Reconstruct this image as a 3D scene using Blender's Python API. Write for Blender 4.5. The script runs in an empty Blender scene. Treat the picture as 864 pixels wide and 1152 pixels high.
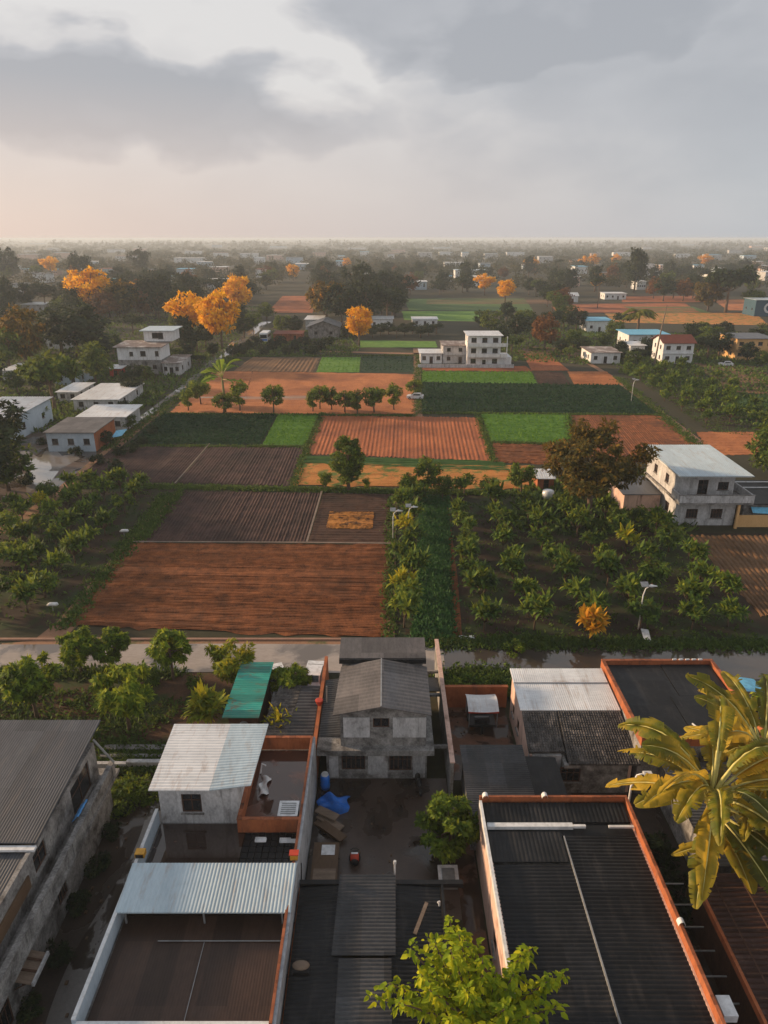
import bpy, math, random
import numpy as np
from mathutils import Vector
random.seed(7); NP = np.random.RandomState(11)
sc = bpy.context.scene
COL = sc.collection
R = math.radians
# ---------------------------------------------------------------- camera
PITCH = R(21.06); F = 800.0; H = 35.0; SP, CP = math.sin(PITCH), math.cos(PITCH)
cam_d = bpy.data.cameras.new('camera'); cam = bpy.data.objects.new('camera', cam_d); COL.objects.link(cam)
cam.location = (0, 0, H); cam.rotation_euler = (R(90) - PITCH, 0, 0)
cam_d.sensor_fit = 'VERTICAL'; cam_d.sensor_height = 36; cam_d.sensor_width = 27; cam_d.lens = F*36/1152
cam_d.clip_start = .3; cam_d.clip_end = 30000
sc.camera = cam
# ---------------------------------------------------------------- world, sun, exposure
SUN_EL, SUN_AZ = R(14), R(-70)          # azimuth clockwise from +Y (the view direction): low on the left, a little ahead
sun_d = bpy.data.lights.new('sun', 'SUN'); sun = bpy.data.objects.new('sun', sun_d); COL.objects.link(sun)
sun_d.energy = 5.0; sun_d.angle = R(3); sun_d.color = (1.0, .69, .41)
to_sun = Vector((math.sin(SUN_AZ)*math.cos(SUN_EL), math.cos(SUN_AZ)*math.cos(SUN_EL), math.sin(SUN_EL)))
sun.rotation_euler = to_sun.to_track_quat('Z', 'Y').to_euler()
w = bpy.data.worlds.new('World'); sc.world = w; w.use_nodes = True
nt = w.node_tree; nt.nodes.clear(); N = nt.nodes.new; L = nt.links.new
def nd(tree, typ, **kw):
    n = tree.nodes.new(typ)
    for k, v in kw.items():
        if k.startswith('i_'): n.inputs[k[2:].replace('_', ' ')].default_value = v
        else: setattr(n, k, v)
    return n
def mth(tree, op, a, b=None, c=None, clamp=False):
    n = tree.nodes.new('ShaderNodeMath'); n.operation = op; n.use_clamp = clamp
    for i, v in enumerate((a, b, c)):
        if v is None: continue
        if isinstance(v, (int, float)): n.inputs[i].default_value = v
        else: tree.links.new(v, n.inputs[i])
    return n.outputs[0]
def ramp(tree, fac, stops, interp='LINEAR'):
    n = tree.nodes.new('ShaderNodeValToRGB'); cr = n.color_ramp; cr.interpolation = interp
    while len(cr.elements) < len(stops): cr.elements.new(.5)
    for e, (p, c) in zip(cr.elements, stops):
        e.position = p; e.color = (*c, 1) if len(c) == 3 else c
    if fac is not None: tree.links.new(fac, n.inputs[0])
    return n.outputs[0]
def mixc(tree, fac, a, b, mode='MIX'):
    n = tree.nodes.new('ShaderNodeMix'); n.data_type = 'RGBA'; n.blend_type = mode
    for i, v in ((0, fac), (6, a), (7, b)):
        if isinstance(v, (int, float)): n.inputs[i].default_value = v
        elif isinstance(v, tuple): n.inputs[i].default_value = (*v[:3], 1)
        else: tree.links.new(v, n.inputs[i])
    return n.outputs[2]
sky = N('ShaderNodeTexSky'); sky.sky_type = 'NISHITA'; sky.sun_disc = False
sky.sun_elevation = SUN_EL; sky.sun_rotation = SUN_AZ
bg_sky = N('ShaderNodeBackground'); bg_sky.inputs[1].default_value = .09; L(sky.outputs[0], bg_sky.inputs[0])
tc = N('ShaderNodeTexCoord'); sx = N('ShaderNodeSeparateXYZ'); L(tc.outputs['Generated'], sx.inputs[0])
X_, Y_, Z_ = sx.outputs
az = mth(nt, 'MULTIPLY', mth(nt, 'ARCTAN2', X_, Y_), 57.2958)      # degrees right of +Y
el = mth(nt, 'MULTIPLY', mth(nt, 'ARCSINE', Z_), 57.2958)
cv = N('ShaderNodeCombineXYZ'); L(az, cv.inputs[0]); L(el, cv.inputs[1])
def cnoise(sx_, sy_, det, off, dist=.25):
    mp = N('ShaderNodeMapping'); mp.inputs[3].default_value = (sx_, sy_, 1); mp.inputs[1].default_value = off; L(cv.outputs[0], mp.inputs[0])
    n = nd(nt, 'ShaderNodeTexNoise', i_Scale=1.0, i_Detail=float(det), i_Roughness=.5, i_Distortion=dist); L(mp.outputs[0], n.inputs['Vector']); return n.outputs['Fac']
n1, n2, n3 = cnoise(.07, .16, 5, (3.1, 1.4, 0)), cnoise(.16, .3, 4.5, (7.7, 2.3, 0)), cnoise(.13, .26, 4.5, (1.7, 9.3, 0))
azw = mth(nt, 'ADD', az, mth(nt, 'MULTIPLY_ADD', n2, 14, -7)); elw = mth(nt, 'ADD', el, mth(nt, 'MULTIPLY_ADD', n3, 8, -4))
def blob(a0, e0, ra, re, slope=0, p=1.5):
    da = mth(nt, 'DIVIDE', mth(nt, 'SUBTRACT', azw, a0), ra)
    de = mth(nt, 'DIVIDE', mth(nt, 'SUBTRACT', mth(nt, 'SUBTRACT', elw, e0), mth(nt, 'MULTIPLY', mth(nt, 'SUBTRACT', azw, a0), slope)), re)
    d2 = mth(nt, 'ADD', mth(nt, 'MULTIPLY', da, da), mth(nt, 'MULTIPLY', de, de))
    return mth(nt, 'MULTIPLY', mth(nt, 'SUBTRACT', 1, d2, None, True), p, None, True)
base = mth(nt, 'MULTIPLY_ADD', n1, .9, -.30)
base = mth(nt, 'ADD', base, mth(nt, 'MULTIPLY_ADD', n2, .5, -.25))
def plus(b, s):
    global base
    base = mth(nt, 'ADD', base, mth(nt, 'MULTIPLY', b, s))
plus(blob(-19, 8.6, 21, 3.9, -.06), .85)    # the dark bank on the left
plus(blob(8, 14.2, 15, 4.4, .0), .68)         # the bank at the top
plus(blob(22, 9, 24, 8, 0, 1.2), .58)
plus(blob(-5, 10.5, 5, 2.4, -.1, 1), -.30)      # the bright gap between
plus(blob(-27, 15.5, 18, 2.9, 0, 1.2), -.40)
dark = mth(nt, 'MULTIPLY', base, 1.0, None, True)
# colour: bright gap -> dark bank, warmer towards the sun at the left, paler near the horizon
cl = ramp(nt, dark, [(0, (.72, .70, .68)), (.3, (.62, .605, .60)), (.62, (.475, .48, .50)), (1, (.385, .395, .42))])
left = mth(nt, 'MULTIPLY_ADD', az, -1/70, .42, True)
lowf = ramp(nt, mth(nt, 'DIVIDE', el, 30, None, True), [(0, (1, 1, 1)), (.12, (.75, .75, .75)), (.33, (.12, .12, .12)), (.7, (0, 0, 0))])
warm = mixc(nt, left, (.43, .46, .50), (.80, .60, .50))
cl = mixc(nt, mth(nt, 'MULTIPLY', lowf, .92), cl, warm)
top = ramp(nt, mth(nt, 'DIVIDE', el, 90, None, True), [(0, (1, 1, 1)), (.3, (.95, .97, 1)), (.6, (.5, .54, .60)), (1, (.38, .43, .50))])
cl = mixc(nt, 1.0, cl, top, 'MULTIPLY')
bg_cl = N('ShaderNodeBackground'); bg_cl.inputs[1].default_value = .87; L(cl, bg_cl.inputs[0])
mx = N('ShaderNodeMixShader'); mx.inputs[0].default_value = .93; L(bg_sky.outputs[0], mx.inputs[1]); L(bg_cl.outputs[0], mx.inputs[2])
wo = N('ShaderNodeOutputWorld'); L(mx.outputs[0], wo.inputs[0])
sc.view_settings.view_transform = 'Standard'; sc.view_settings.look = 'None'
sc.view_settings.exposure = 0.36; sc.view_settings.gamma = 1; sc.view_settings.use_curve_mapping = False
sc.cycles.use_denoising = True; sc.cycles.max_bounces = 6; sc.cycles.diffuse_bounces = 2; sc.cycles.glossy_bounces = 2
sc.cycles.transmission_bounces = 2; sc.cycles.volume_bounces = 2; sc.cycles.transparent_max_bounces = 4
sc.cycles.sample_clamp_indirect = 4
HAZE_D = .00024
# ---------------------------------------------------------------- surveying: where a sight line of the photo meets a level, a wall plane
def ray(px, py):
    u, v = (px-432)/F, (py-576)/F
    return u, CP - v*SP, -(SP + v*CP)
def W(px, py, z=0.0):
    a, b, c = ray(px, py); t = (z-H)/c
    return a*t, b*t
def FY(px, py, Y):
    a, b, c = ray(px, py); t = Y/b
    return a*t, H + c*t
def FX(px, py, X):
    a, b, c = ray(px, py); t = X/a
    return b*t, H + c*t
def WY(py, z=0.0): return W(432, py, z)[1]
# ---------------------------------------------------------------- scene helpers
def prop(o, label=None, cat=None, group=None, kind=None):
    if label: o['label'] = label
    if cat: o['category'] = cat
    if group: o['group'] = group
    if kind: o['kind'] = kind
    return o
def thing(name, label, cat, loc=(0, 0, 0), group=None, rz=0):
    o = bpy.data.objects.new(name, None); COL.objects.link(o); o.location = loc; o.rotation_euler = (0, 0, rz)
    o.empty_display_size = .3
    return prop(o, label, cat, group)
def wloc(o):
    v = Vector((0, 0, 0))
    while o: v += o.location; o = o.parent
    return v
class MB:
    def __init__(s): s.v = []; s.f = []
    def quad(s, a, b, c, d):
        n = len(s.v); s.v += [tuple(a), tuple(b), tuple(c), tuple(d)]; s.f.append((n, n+1, n+2, n+3)); return s
    def box(s, x0, x1, y0, y1, z0, z1):
        if x0 > x1: x0, x1 = x1, x0
        if y0 > y1: y0, y1 = y1, y0
        n = len(s.v)
        s.v += [(x0, y0, z0), (x1, y0, z0), (x1, y1, z0), (x0, y1, z0), (x0, y0, z1), (x1, y0, z1), (x1, y1, z1), (x0, y1, z1)]
        s.f += [(n, n+3, n+2, n+1), (n+4, n+5, n+6, n+7), (n, n+1, n+5, n+4), (n+1, n+2, n+6, n+5), (n+2, n+3, n+7, n+6), (n+3, n, n+4, n+7)]
        return s
    def hexa(s, p):          # 8 points: bottom 4 (ccw), top 4
        n = len(s.v); s.v += [tuple(q) for q in p]
        s.f += [(n, n+3, n+2, n+1), (n+4, n+5, n+6, n+7), (n, n+1, n+5, n+4), (n+1, n+2, n+6, n+5), (n+2, n+3, n+7, n+6), (n+3, n, n+4, n+7)]
        return s
    def slab(s, a, b, c, d, t):   # quad a b c d with thickness t downwards
        return s.hexa([(q[0], q[1], q[2]-t) for q in (a, b, c, d)] + [a, b, c, d])
    def prism(s, prof, y0, y1):    # profile in xz (ccw seen from -Y), extruded along Y
        n = len(s.v); k = len(prof)
        s.v += [(x, y0, z) for x, z in prof] + [(x, y1, z) for x, z in prof]
        s.f += [tuple(range(n, n+k)), tuple(range(n+2*k-1, n+k-1, -1))]
        s.f += [(n+i, n+k+i, n+k+(i+1) % k, n+(i+1) % k) for i in range(k)]
        return s
    def prismx(s, prof, x0, x1):   # profile in yz extruded along X
        n = len(s.v); k = len(prof)
        s.v += [(x0, y, z) for y, z in prof] + [(x1, y, z) for y, z in prof]
        s.f += [tuple(range(n+k-1, n-1, -1)), tuple(range(n+k, n+2*k))]
        s.f += [(n+i, n+(i+1) % k, n+k+(i+1) % k, n+k+i) for i in range(k)]
        return s
    def tube(s, pts, rad, seg=7, cap=True):
        pts = [Vector(p) for p in pts]; rings = []
        for i, p in enumerate(pts):
            d = (pts[min(i+1, len(pts)-1)] - pts[max(i-1, 0)]).normalized()
            a = d.orthogonal().normalized() if i == 0 else (a - d*a.dot(d)).normalized()
            b = d.cross(a); r = rad[i] if isinstance(rad, (list, tuple)) else rad
            rings.append(len(s.v))
            for k in range(seg):
                t = 2*math.pi*k/seg; s.v.append(tuple(p + (a*math.cos(t)+b*math.sin(t))*r))
        for i in range(len(rings)-1):
            for k in range(seg):
                k2 = (k+1) % seg
                s.f.append((rings[i]+k, rings[i]+k2, rings[i+1]+k2, rings[i+1]+k))
        if cap:
            s.f.append(tuple(rings[0]+k for k in reversed(range(seg)))); s.f.append(tuple(rings[-1]+k for k in range(seg)))
        return s
    def grid(s, fn, nu, nv):
        n = len(s.v)
        for j in range(nv+1):
            for i in range(nu+1): s.v.append(tuple(fn(i/nu, j/nv)))
        for j in range(nv):
            for i in range(nu):
                q = n + j*(nu+1) + i; s.f.append((q, q+1, q+nu+2, q+nu+1))
        return s
    def ell(s, c, r, nu=14, nv=9, cut=None):
        def fn(u, v):
            t = 2*math.pi*u; p = math.pi*(v-.5)
            return (c[0]+r[0]*math.cos(p)*math.cos(t), c[1]+r[1]*math.cos(p)*math.sin(t), c[2]+r[2]*math.sin(p))
        return s.grid(fn, nu, nv)
def mesh(name, mb, m, parent=None, smooth=False, base=None, rz=0):
    me = bpy.data.meshes.new(name)
    v = np.asarray(mb.v, dtype=np.float64).reshape(-1, 3)
    if parent is not None: org = wloc(parent)
    else:
        lo, hi = v.min(0), v.max(0)
        org = Vector(base) if base is not None else Vector(((lo[0]+hi[0])/2, (lo[1]+hi[1])/2, lo[2]))
    v = v - np.array(org)
    me.from_pydata(v.tolist(), [], mb.f)
    me.materials.append(m)
    if smooth: me.polygons.foreach_set('use_smooth', [True]*len(me.polygons))
    me.update()
    o = bpy.data.objects.new(name, me); COL.objects.link(o)
    if parent is not None: o.parent = parent
    else: o.location = org
    return o
def struct(name, mb, m, smooth=False): return prop(mesh(name, mb, m, None, smooth), kind='structure')
def stuff(name, mb, m, label=None, cat=None): return prop(mesh(name, mb, m), label, cat, None, 'stuff')
def single(name, label, cat, mb, m, group=None, smooth=False): return prop(mesh(name, mb, m, None, smooth), label, cat, group)
def copy_tree(o, parent=None):
    c = o.copy(); COL.objects.link(c)
    if parent is not None: c.parent = parent
    for ch in list(o.children): copy_tree(ch, c)
    return c
# ---------------------------------------------------------------- materials (all procedural)
MATS = {}
def newmat(name):
    m = bpy.data.materials.new(name); m.use_nodes = True; t = m.node_tree; t.nodes.clear()
    out = t.nodes.new('ShaderNodeOutputMaterial'); b = t.nodes.new('ShaderNodeBsdfPrincipled'); t.links.new(b.outputs[0], out.inputs[0])
    MATS[name] = m
    return m, t, b, out
def noise(t, vec, scale, detail=5, rough=.55, dist=0):
    n = nd(t, 'ShaderNodeTexNoise', i_Scale=float(scale), i_Detail=float(detail), i_Roughness=rough, i_Distortion=float(dist))
    t.links.new(vec, n.inputs['Vector']); return n.outputs['Fac']
def posvec(t, stretch=(1, 1, 1), rz=0):
    g = t.nodes.new('ShaderNodeNewGeometry'); m = t.nodes.new('ShaderNodeMapping'); m.inputs[3].default_value = stretch; m.inputs[2].default_value = (0, 0, rz)
    t.links.new(g.outputs['Position'], m.inputs[0]); return m.outputs[0]
def surf(name, c1, c2, scale=1.0, stretch=(1, 1, 1), rough=.8, bump=.15, fine=12.0, stain=None, stain_scale=.5, stain_t=(.5, .62), wet=None, wet_scale=.4, wet_t=(.48, .56), metal=0.0, spec=.3, contrast=(.3, .7), rz=0, sheet=None, streak=None):
    m, t, b, out = newmat(name)
    v = posvec(t, stretch, rz); v0 = posvec(t)
    n1 = noise(t, v, scale, 7, .6); n2 = noise(t, v, fine, 4, .6)
    f = mth(t, 'MULTIPLY_ADD', n2, .45, mth(t, 'MULTIPLY', n1, .6))
    c = ramp(t, f, [(contrast[0]+.02, c1), (contrast[1]+.02, c2)])
    if stain is not None:
        ns = noise(t, v0, stain_scale, 8, .65, .4)
        c = mixc(t, ramp(t, ns, [(stain_t[0], (0, 0, 0)), (stain_t[1], (1, 1, 1))]), c, stain)
    if streak is not None:      # long drips and rust runs following the sheets
        nsx = noise(t, posvec(t, streak[1]), 1.0, 6, .7, .2)
        c = mixc(t, mth(t, 'MULTIPLY', ramp(t, nsx, [(.52, (0, 0, 0)), (.72, (1, 1, 1))]), .75), c, streak[0])
    if sheet is not None:       # each sheet of the covering has weathered differently
        sp_ = t.nodes.new('ShaderNodeVectorMath'); sp_.operation = 'SNAP'; t.links.new(v0, sp_.inputs[0]); sp_.inputs[1].default_value = (sheet[0], sheet[1], 50)
        wn = t.nodes.new('ShaderNodeTexWhiteNoise'); wn.noise_dimensions = '3D'; t.links.new(sp_.outputs[0], wn.inputs[0])
        q_ = .25 if c1[0] > .25 else 1.0
        k_ = ramp(t, wn.outputs['Value'], [(0, (1-.34*q_,)*3), (.5, (1-.06*q_,)*3), (.85, (1+.08*q_,)*3), (1, (1+.30*q_,)*3)])
        c = mixc(t, 1.0, c, k_, 'MULTIPLY')
    ro = None
    if wet is not None:
        nw = noise(t, v0, wet_scale, 5, .5, .3)
        wf = ramp(t, nw, [(wet_t[0], (0, 0, 0)), (wet_t[1], (1, 1, 1))])
        c = mixc(t, wf, c, wet)
        ro = mth(t, 'MULTIPLY_ADD', wf, -(rough-.04), rough)
        t.links.new(ro, b.inputs['Roughness'])
    else: b.inputs['Roughness'].default_value = rough
    t.links.new(c, b.inputs['Base Color']); b.inputs['Metallic'].default_value = metal; b.inputs['Specular IOR Level'].default_value = spec
    if bump:
        bp = t.nodes.new('ShaderNodeBump'); bp.inputs['Strength'].default_value = bump; bp.inputs['Distance'].default_value = .05
        h = f
        if wet is not None: h = mth(t, 'MULTIPLY', f, mth(t, 'SUBTRACT', 1, wf))
        t.links.new(h, bp.inputs['Height']); t.links.new(bp.outputs[0], b.inputs['Normal'])
    return m
def leafmat(name, cols, trans=.35, tcol=None, rough=.72, ns=.9):
    m, t, b, out = newmat(name)
    g = t.nodes.new('ShaderNodeNewGeometry'); oi = t.nodes.new('ShaderNodeObjectInfo')
    k = len(cols)-1
    n1 = noise(t, g.outputs['Position'], ns, 3 if ns > 1 else 2, .5)
    f = mth(t, 'ADD', mth(t, 'MULTIPLY', g.outputs['Random Per Island'], .55), mth(t, 'MULTIPLY_ADD', n1, .9, -.22))
    f = mth(t, 'ADD', f, mth(t, 'MULTIPLY_ADD', oi.outputs['Random'], .3, -.15), None, True)
    c = ramp(t, f, [(i/k, q) for i, q in enumerate(cols)])
    t.links.new(c, b.inputs['Base Color']); b.inputs['Roughness'].default_value = rough; b.inputs['Specular IOR Level'].default_value = .2
    tr = t.nodes.new('ShaderNodeBsdfTranslucent'); t.links.new(mixc(t, .5, c, tcol or cols[-1]), tr.inputs[0])
    ms = t.nodes.new('ShaderNodeMixShader'); ms.inputs[0].default_value = trans
    t.links.new(b.outputs[0], ms.inputs[1]); t.links.new(tr.outputs[0], ms.inputs[2]); t.links.new(ms.outputs[0], out.inputs[0])
    return m
def plain(name, c, rough=.6, metal=0.0, spec=.4):
    m, t, b, out = newmat(name)
    v = posvec(t); n = noise(t, v, 3, 5)
    c2 = tuple(x*.72 for x in c)
    t.links.new(ramp(t, n, [(.35, c2), (.6, c)]), b.inputs['Base Color'])
    b.inputs['Roughness'].default_value = rough; b.inputs['Metallic'].default_value = metal; b.inputs['Specular IOR Level'].default_value = spec
    return m
# soils and ground
S_MAUVE = surf('soil_mauve', (0.0270, 0.0132, 0.0108), (0.1000, 0.0528, 0.0416), .5, (1, 1, 1), .95, .6, 7, contrast=(.36, .66), stain=(.022, .013, .011), stain_scale=.07, stain_t=(.50, .70))
S_DARK = surf('soil_dark', (0.0270, 0.0126, 0.0084), (0.0938, 0.0450, 0.0285), .5, (1, 1, 1), .95, .6, 7, contrast=(.36, .66), stain=(.022, .013, .010), stain_scale=.07, stain_t=(.50, .70))
S_RED = surf('soil_red', (.065, .021, .008), (.32, .108, .036), .8, (1, 1, 1), .95, .8, 8, contrast=(.36, .66), stain=(.075, .030, .014), stain_scale=.10, stain_t=(.50, .75))
S_ORANGE = surf('soil_orange', (.27, .085, .030), (.56, .21, .075), .22, (1, .3, 1), .95, .4, 4, stain=(.22, .075, .032), stain_scale=.07, stain_t=(.50, .70))
S_RUST = surf('soil_rust', (.20, .055, .021), (.46, .150, .056), .22, (1, .4, 1), .95, .4, 4, stain=(.17, .055, .028), stain_scale=.07, stain_t=(.50, .70))
S_OCHRE = surf('soil_ochre', (.34, .12, .030), (.62, .27, .07), .3, (1, 1, 1), .95, .3, 4, stain=(.10, .15, .03), stain_scale=.35, stain_t=(.50, .60))
S_PATCH = surf('soil_patch', (.26, .095, .025), (.56, .24, .05), .8, (1, .5, 1), .95, .5, 5, stain=(.07, .035, .018), stain_scale=.55, stain_t=(.50, .60))
S_BROWN = surf('soil_brown', (.10, .055, .028), (.22, .12, .06), .3, (1, 1, 1), .95, .4, 4, stain=(.07, .038, .02), stain_scale=.07, stain_t=(.50, .70))
S_PATH = surf('path_dirt', (.20, .10, .055), (.36, .20, .12), .6, (1, 1, 1), .9, .3, 6, stain=(.09, .10, .035), stain_scale=.6, stain_t=(.55, .68))
GROUND = surf('ground_mix', (0.0165, 0.0187, 0.0077), (0.0525, 0.0455, 0.0210), .06, (1, 1, 1), .95, .3, 1.3, stain=(.055, .038, .022), stain_scale=.06, stain_t=(.54, .70))
ORCH = surf('orchard_soil', (0.0140, 0.0100, 0.0065), (0.0553, 0.0325, 0.0195), .4, (1, 1, 1), .95, .5, 4, stain=(.030, .045, .013), stain_scale=.22, stain_t=(.46, .58))
GARDEN = surf('garden_soil', (.018, .012, .008), (.125, .060, .030), .5, (1, 1, 1), .95, .6, 5, stain=(.035, .050, .014), stain_scale=.28, stain_t=(.47, .60))
G_DARK = surf('crop_dark_green', (0.0096, 0.0280, 0.0136), (0.0280, 0.0680, 0.0272), .5, (1, 1, 1), .9, .5, 5)
G_BRIGHT = surf('crop_bright_green', (.06, .15, .018), (.16, .30, .045), .5, (1, 1, 1), .9, .5, 5)
G_MID = surf('grass_mid', (.035, .08, .020), (.09, .165, .04), .4, (1, 1, 1), .9, .5, 5)
# built surfaces
ROAD = surf('wet_concrete_road', (.26, .22, .19), (.42, .36, .32), .3, (.4, 1, 1), .55, .15, 5, wet=(.14, .12, .105), wet_scale=.22, wet_t=(.50, .60), spec=.5)
YARD = surf('wet_yard', (.032, .020, .014), (.085, .052, .038), .7, (1, 1, 1), .40, .2, 7, wet=(.028, .020, .016), wet_scale=.35, wet_t=(.48, .62), spec=.65)
ALLEY = surf('muddy_alley', (0.0180, 0.0120, 0.0090), (0.0525, 0.0350, 0.0266), .7, (1, 1, 1), .7, .5, 5, wet=(.05, .038, .032), wet_scale=.32, wet_t=(.50, .53), spec=.5)
PAVER = surf('brick_paving', (.10, .048, .030), (.21, .105, .065), .9, (1, 1, 1), .75, .3, 6, wet=(.05, .03, .022), wet_scale=.5)
CONC = surf('weathered_concrete', (0.0550, 0.0525, 0.0525), (0.3795, 0.3680, 0.3565), 1.6, (1, 1, .7), .9, .4, 9, stain=(.055, .05, .047), stain_scale=.7, stain_t=(.50, .68))
RENDER_W = surf('old_white_render', (0.2400, 0.2400, 0.2480), (0.6440, 0.6440, 0.6555), .9, (1, 1, .5), .85, .3, 8, stain=(.16, .145, .135), stain_scale=.8, stain_t=(.56, .72), streak=((.10, .095, .09), (2.2, 2.2, .25)))
WHITEW = surf('white_paint_wall', (0.5000, 0.5100, 0.5300), (0.7770, 0.7875, 0.7980), .7, (1, 1, .4), .8, .15, 6, stain=(.34, .32, .30), stain_scale=.6, stain_t=(.60, .78), streak=((.30, .28, .26), (2.0, 2.0, .22)))
BLUEW = surf('pale_blue_wall', (.30, .38, .46), (.50, .58, .66), .7, (1, 1, .4), .8, .15, 6)
PINKW = surf('pink_wall', (.48, .32, .26), (.68, .47, .39), .7, (1, 1, .5), .85, .2, 6, stain=(.30, .18, .14), stain_scale=.6, stain_t=(.55, .70), streak=((.20, .13, .11), (2.0, 2.0, .22)))
CREAM = surf('yellow_ochre_wall', (.52, .30, .12), (.70, .44, .20), .7, (1, 1, .5), .85, .2, 6)
ORW = surf('orange_wall', (.26, .075, .028), (.46, .15, .06), .9, (1, 1, .5), .8, .2, 6, stain=(.22, .06, .025), stain_scale=1.2, stain_t=(.54, .70), sheet=(.9, .7), streak=((.10, .055, .04), (1.4, 1.4, .25)))
BRICK = surf('orange_brick_coping', (.20, .06, .028), (.38, .13, .06), 2.2, (1, 1, 1), .85, .35, 12, stain=(.12, .045, .025), stain_scale=1.6, stain_t=(.52, .66), sheet=(.45, .45))
ROOF_G = surf('grey_metal_roof', (0.0248, 0.0257, 0.0284), (0.0750, 0.0768, 0.0828), .8, (.5, 1, 1), .42, .08, 8, stain=(.09, .075, .07), stain_scale=.28, stain_t=(.60, .85), spec=.3, sheet=(1.1, 2.2), streak=((.085, .075, .072), (2.5, .35, 1)))
ROOF_A = surf('blue_grey_metal_roof', (.045, .048, .056), (.095, .10, .112), .8, (1, .25, 1), .45, .08, 8, stain=(.13, .11, .10), stain_scale=.18, stain_t=(.58, .72), spec=.35, sheet=(.95, 4.5), streak=((.13, .115, .11), (2.5, .25, 1)))
ROOF_E = surf('weathered_grey_roof', (0.0600, 0.0552, 0.0552), (0.1600, 0.1480, 0.1464), .7, (1, .3, 1), .55, .12, 8, stain=(.17, .15, .145), stain_scale=.5, stain_t=(.52, .75), sheet=(1.7, 2.4), streak=((.16, .145, .14), (1.6, .3, 1)))
ROOF_K = surf('black_roof', (.005, .0055, .0065), (.019, .020, .023), .7, (.3, 1, 1), .50, .15, 8, stain=(.035, .034, .036), stain_scale=.5, stain_t=(.54, .80), spec=.22, sheet=(2.1, 3.0), streak=((.045, .04, .038), (2.0, .4, 1)))
ROOF_T = surf('dark_tile_roof', (0.0175, 0.0165, 0.0165), (0.1260, 0.1170, 0.1125), 2.5, (1, 1, 1), .8, .4, 10, stain=(.22, .19, .17), stain_scale=1.1, stain_t=(.54, .72), sheet=(.31, .37))
ROOF_W = surf('pale_metal_roof', (0.5200, 0.5400, 0.5600), (0.7980, 0.8085, 0.8190), .6, (.3, 1, 1), .40, .06, 5, stain=(.38, .33, .30), stain_scale=.7, stain_t=(.60, .78), spec=.5, sheet=(1.05, 6), streak=((.36, .26, .20), (2.2, .35, 1)))
ROOF_B = surf('pale_blue_metal_roof', (.34, .43, .49), (.50, .60, .66), .6, (1, .3, 1), .38, .06, 5, stain=(.30, .33, .34), stain_scale=.8, stain_t=(.60, .78), spec=.5, sheet=(.95, 6), streak=((.33, .30, .28), (2.6, .5, 1)))
ROOF_TEAL = surf('teal_metal_roof', (.015, .20, .15), (.04, .34, .27), .8, (.3, 1, 1), .45, .1, 6, stain=(.20, .10, .05), stain_scale=.7, stain_t=(.60, .68), spec=.5, sheet=(3, .9), streak=((.16, .07, .03), (.5, 1.6, 1)))
ROOF_BR = surf('wet_brown_roof', (.028, .015, .010), (.065, .036, .025), .8, (1, .3, 1), .38, .1, 7, stain=(.06, .042, .036), stain_scale=.35, stain_t=(.55, .85), spec=.35, sheet=(1.4, 3.1))
ROOF_BRN = surf('faded_brown_roof', (.12, .085, .07), (.26, .20, .18), .6, (1, 1, 1), .7, .2, 6, stain=(.50, .46, .43), stain_scale=.35, stain_t=(.5, .62))
ROOF_RED = surf('red_roof', (0.1200, 0.0270, 0.0150), (0.2040, 0.0510, 0.0270), .8, (1, 1, 1), .7, .2, 7)
ROOF_RUST = surf('rust_brown_roof', (0.0210, 0.0084, 0.0060), (0.0770, 0.0350, 0.0252), 1.2, (.4, 1, 1), .6, .3, 8, stain=(.16, .10, .08), stain_scale=.9, stain_t=(.56, .76))
TERR = surf('wet_terrace', (.07, .026, .015), (.16, .060, .036), .7, (1, 1, 1), .35, .15, 6, wet=(.065, .03, .022), wet_scale=.6, wet_t=(.44, .50), spec=1.0)
TERR2 = surf('wet_brown_terrace', (.035, .018, .011), (.075, .040, .026), .7, (1, 1, 1), .35, .15, 6, wet=(.035, .022, .018), wet_scale=.5, wet_t=(.42, .5), spec=1.0)
WOOD = surf('grey_wood', (.12, .085, .06), (.28, .21, .16), 1.5, (.4, 3, 1), .85, .3, 12)
BOARD = surf('brown_board', (0.0720, 0.0420, 0.0240), (0.1440, 0.0900, 0.0540), .8, (1, .4, 1), .6, .1, 6)
WOODD = surf('dark_wood', (.045, .022, .014), (.11, .055, .035), 2, (3, 1, .4), .7, .2, 12)
BARK = surf('bark', (.07, .045, .03), (.18, .125, .09), 3, (1, 1, .3), .9, .6, 14)
GLASS = plain('dark_glass', (.020, .022, .026), .12, 0, .6)
DARKM = plain('black_plastic', (.018, .018, .02), .45)
REDM = plain('red_plastic', (.50, .05, .02), .5)
WMET = plain('white_metal', (.72, .73, .74), .4)
GMET = plain('grey_metal', (.30, .31, .32), .4, .3)
BLUEP = plain('blue_plastic', (.02, .16, .60), .4)
BLUEC = plain('light_blue_cloth', (.10, .33, .70), .8)
CYAN = plain('cyan_sheet', (.16, .50, .72), .5)
YEL = plain('yellow_plastic', (.65, .33, .04), .5)
TYRE = plain('tyre_rubber', (.02, .02, .02), .9)
CAR_W = plain('white_car_paint', (.70, .71, .73), .25, 0, .6)
SHALLOW = surf('shallow_muddy_water', (.20, .18, .165), (.27, .245, .225), .2, (1, 1, 1), .045, .01, 2, spec=1.0)
m, t, b, out = newmat('brown_water')
b.inputs['Base Color'].default_value = (.060, .048, .040, 1); b.inputs['Roughness'].default_value = .05; b.inputs['Specular IOR Level'].default_value = .7
v = posvec(t, (1, 1, 1)); bp = t.nodes.new('ShaderNodeBump'); bp.inputs['Strength'].default_value = .06; bp.inputs['Distance'].default_value = .05
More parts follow.
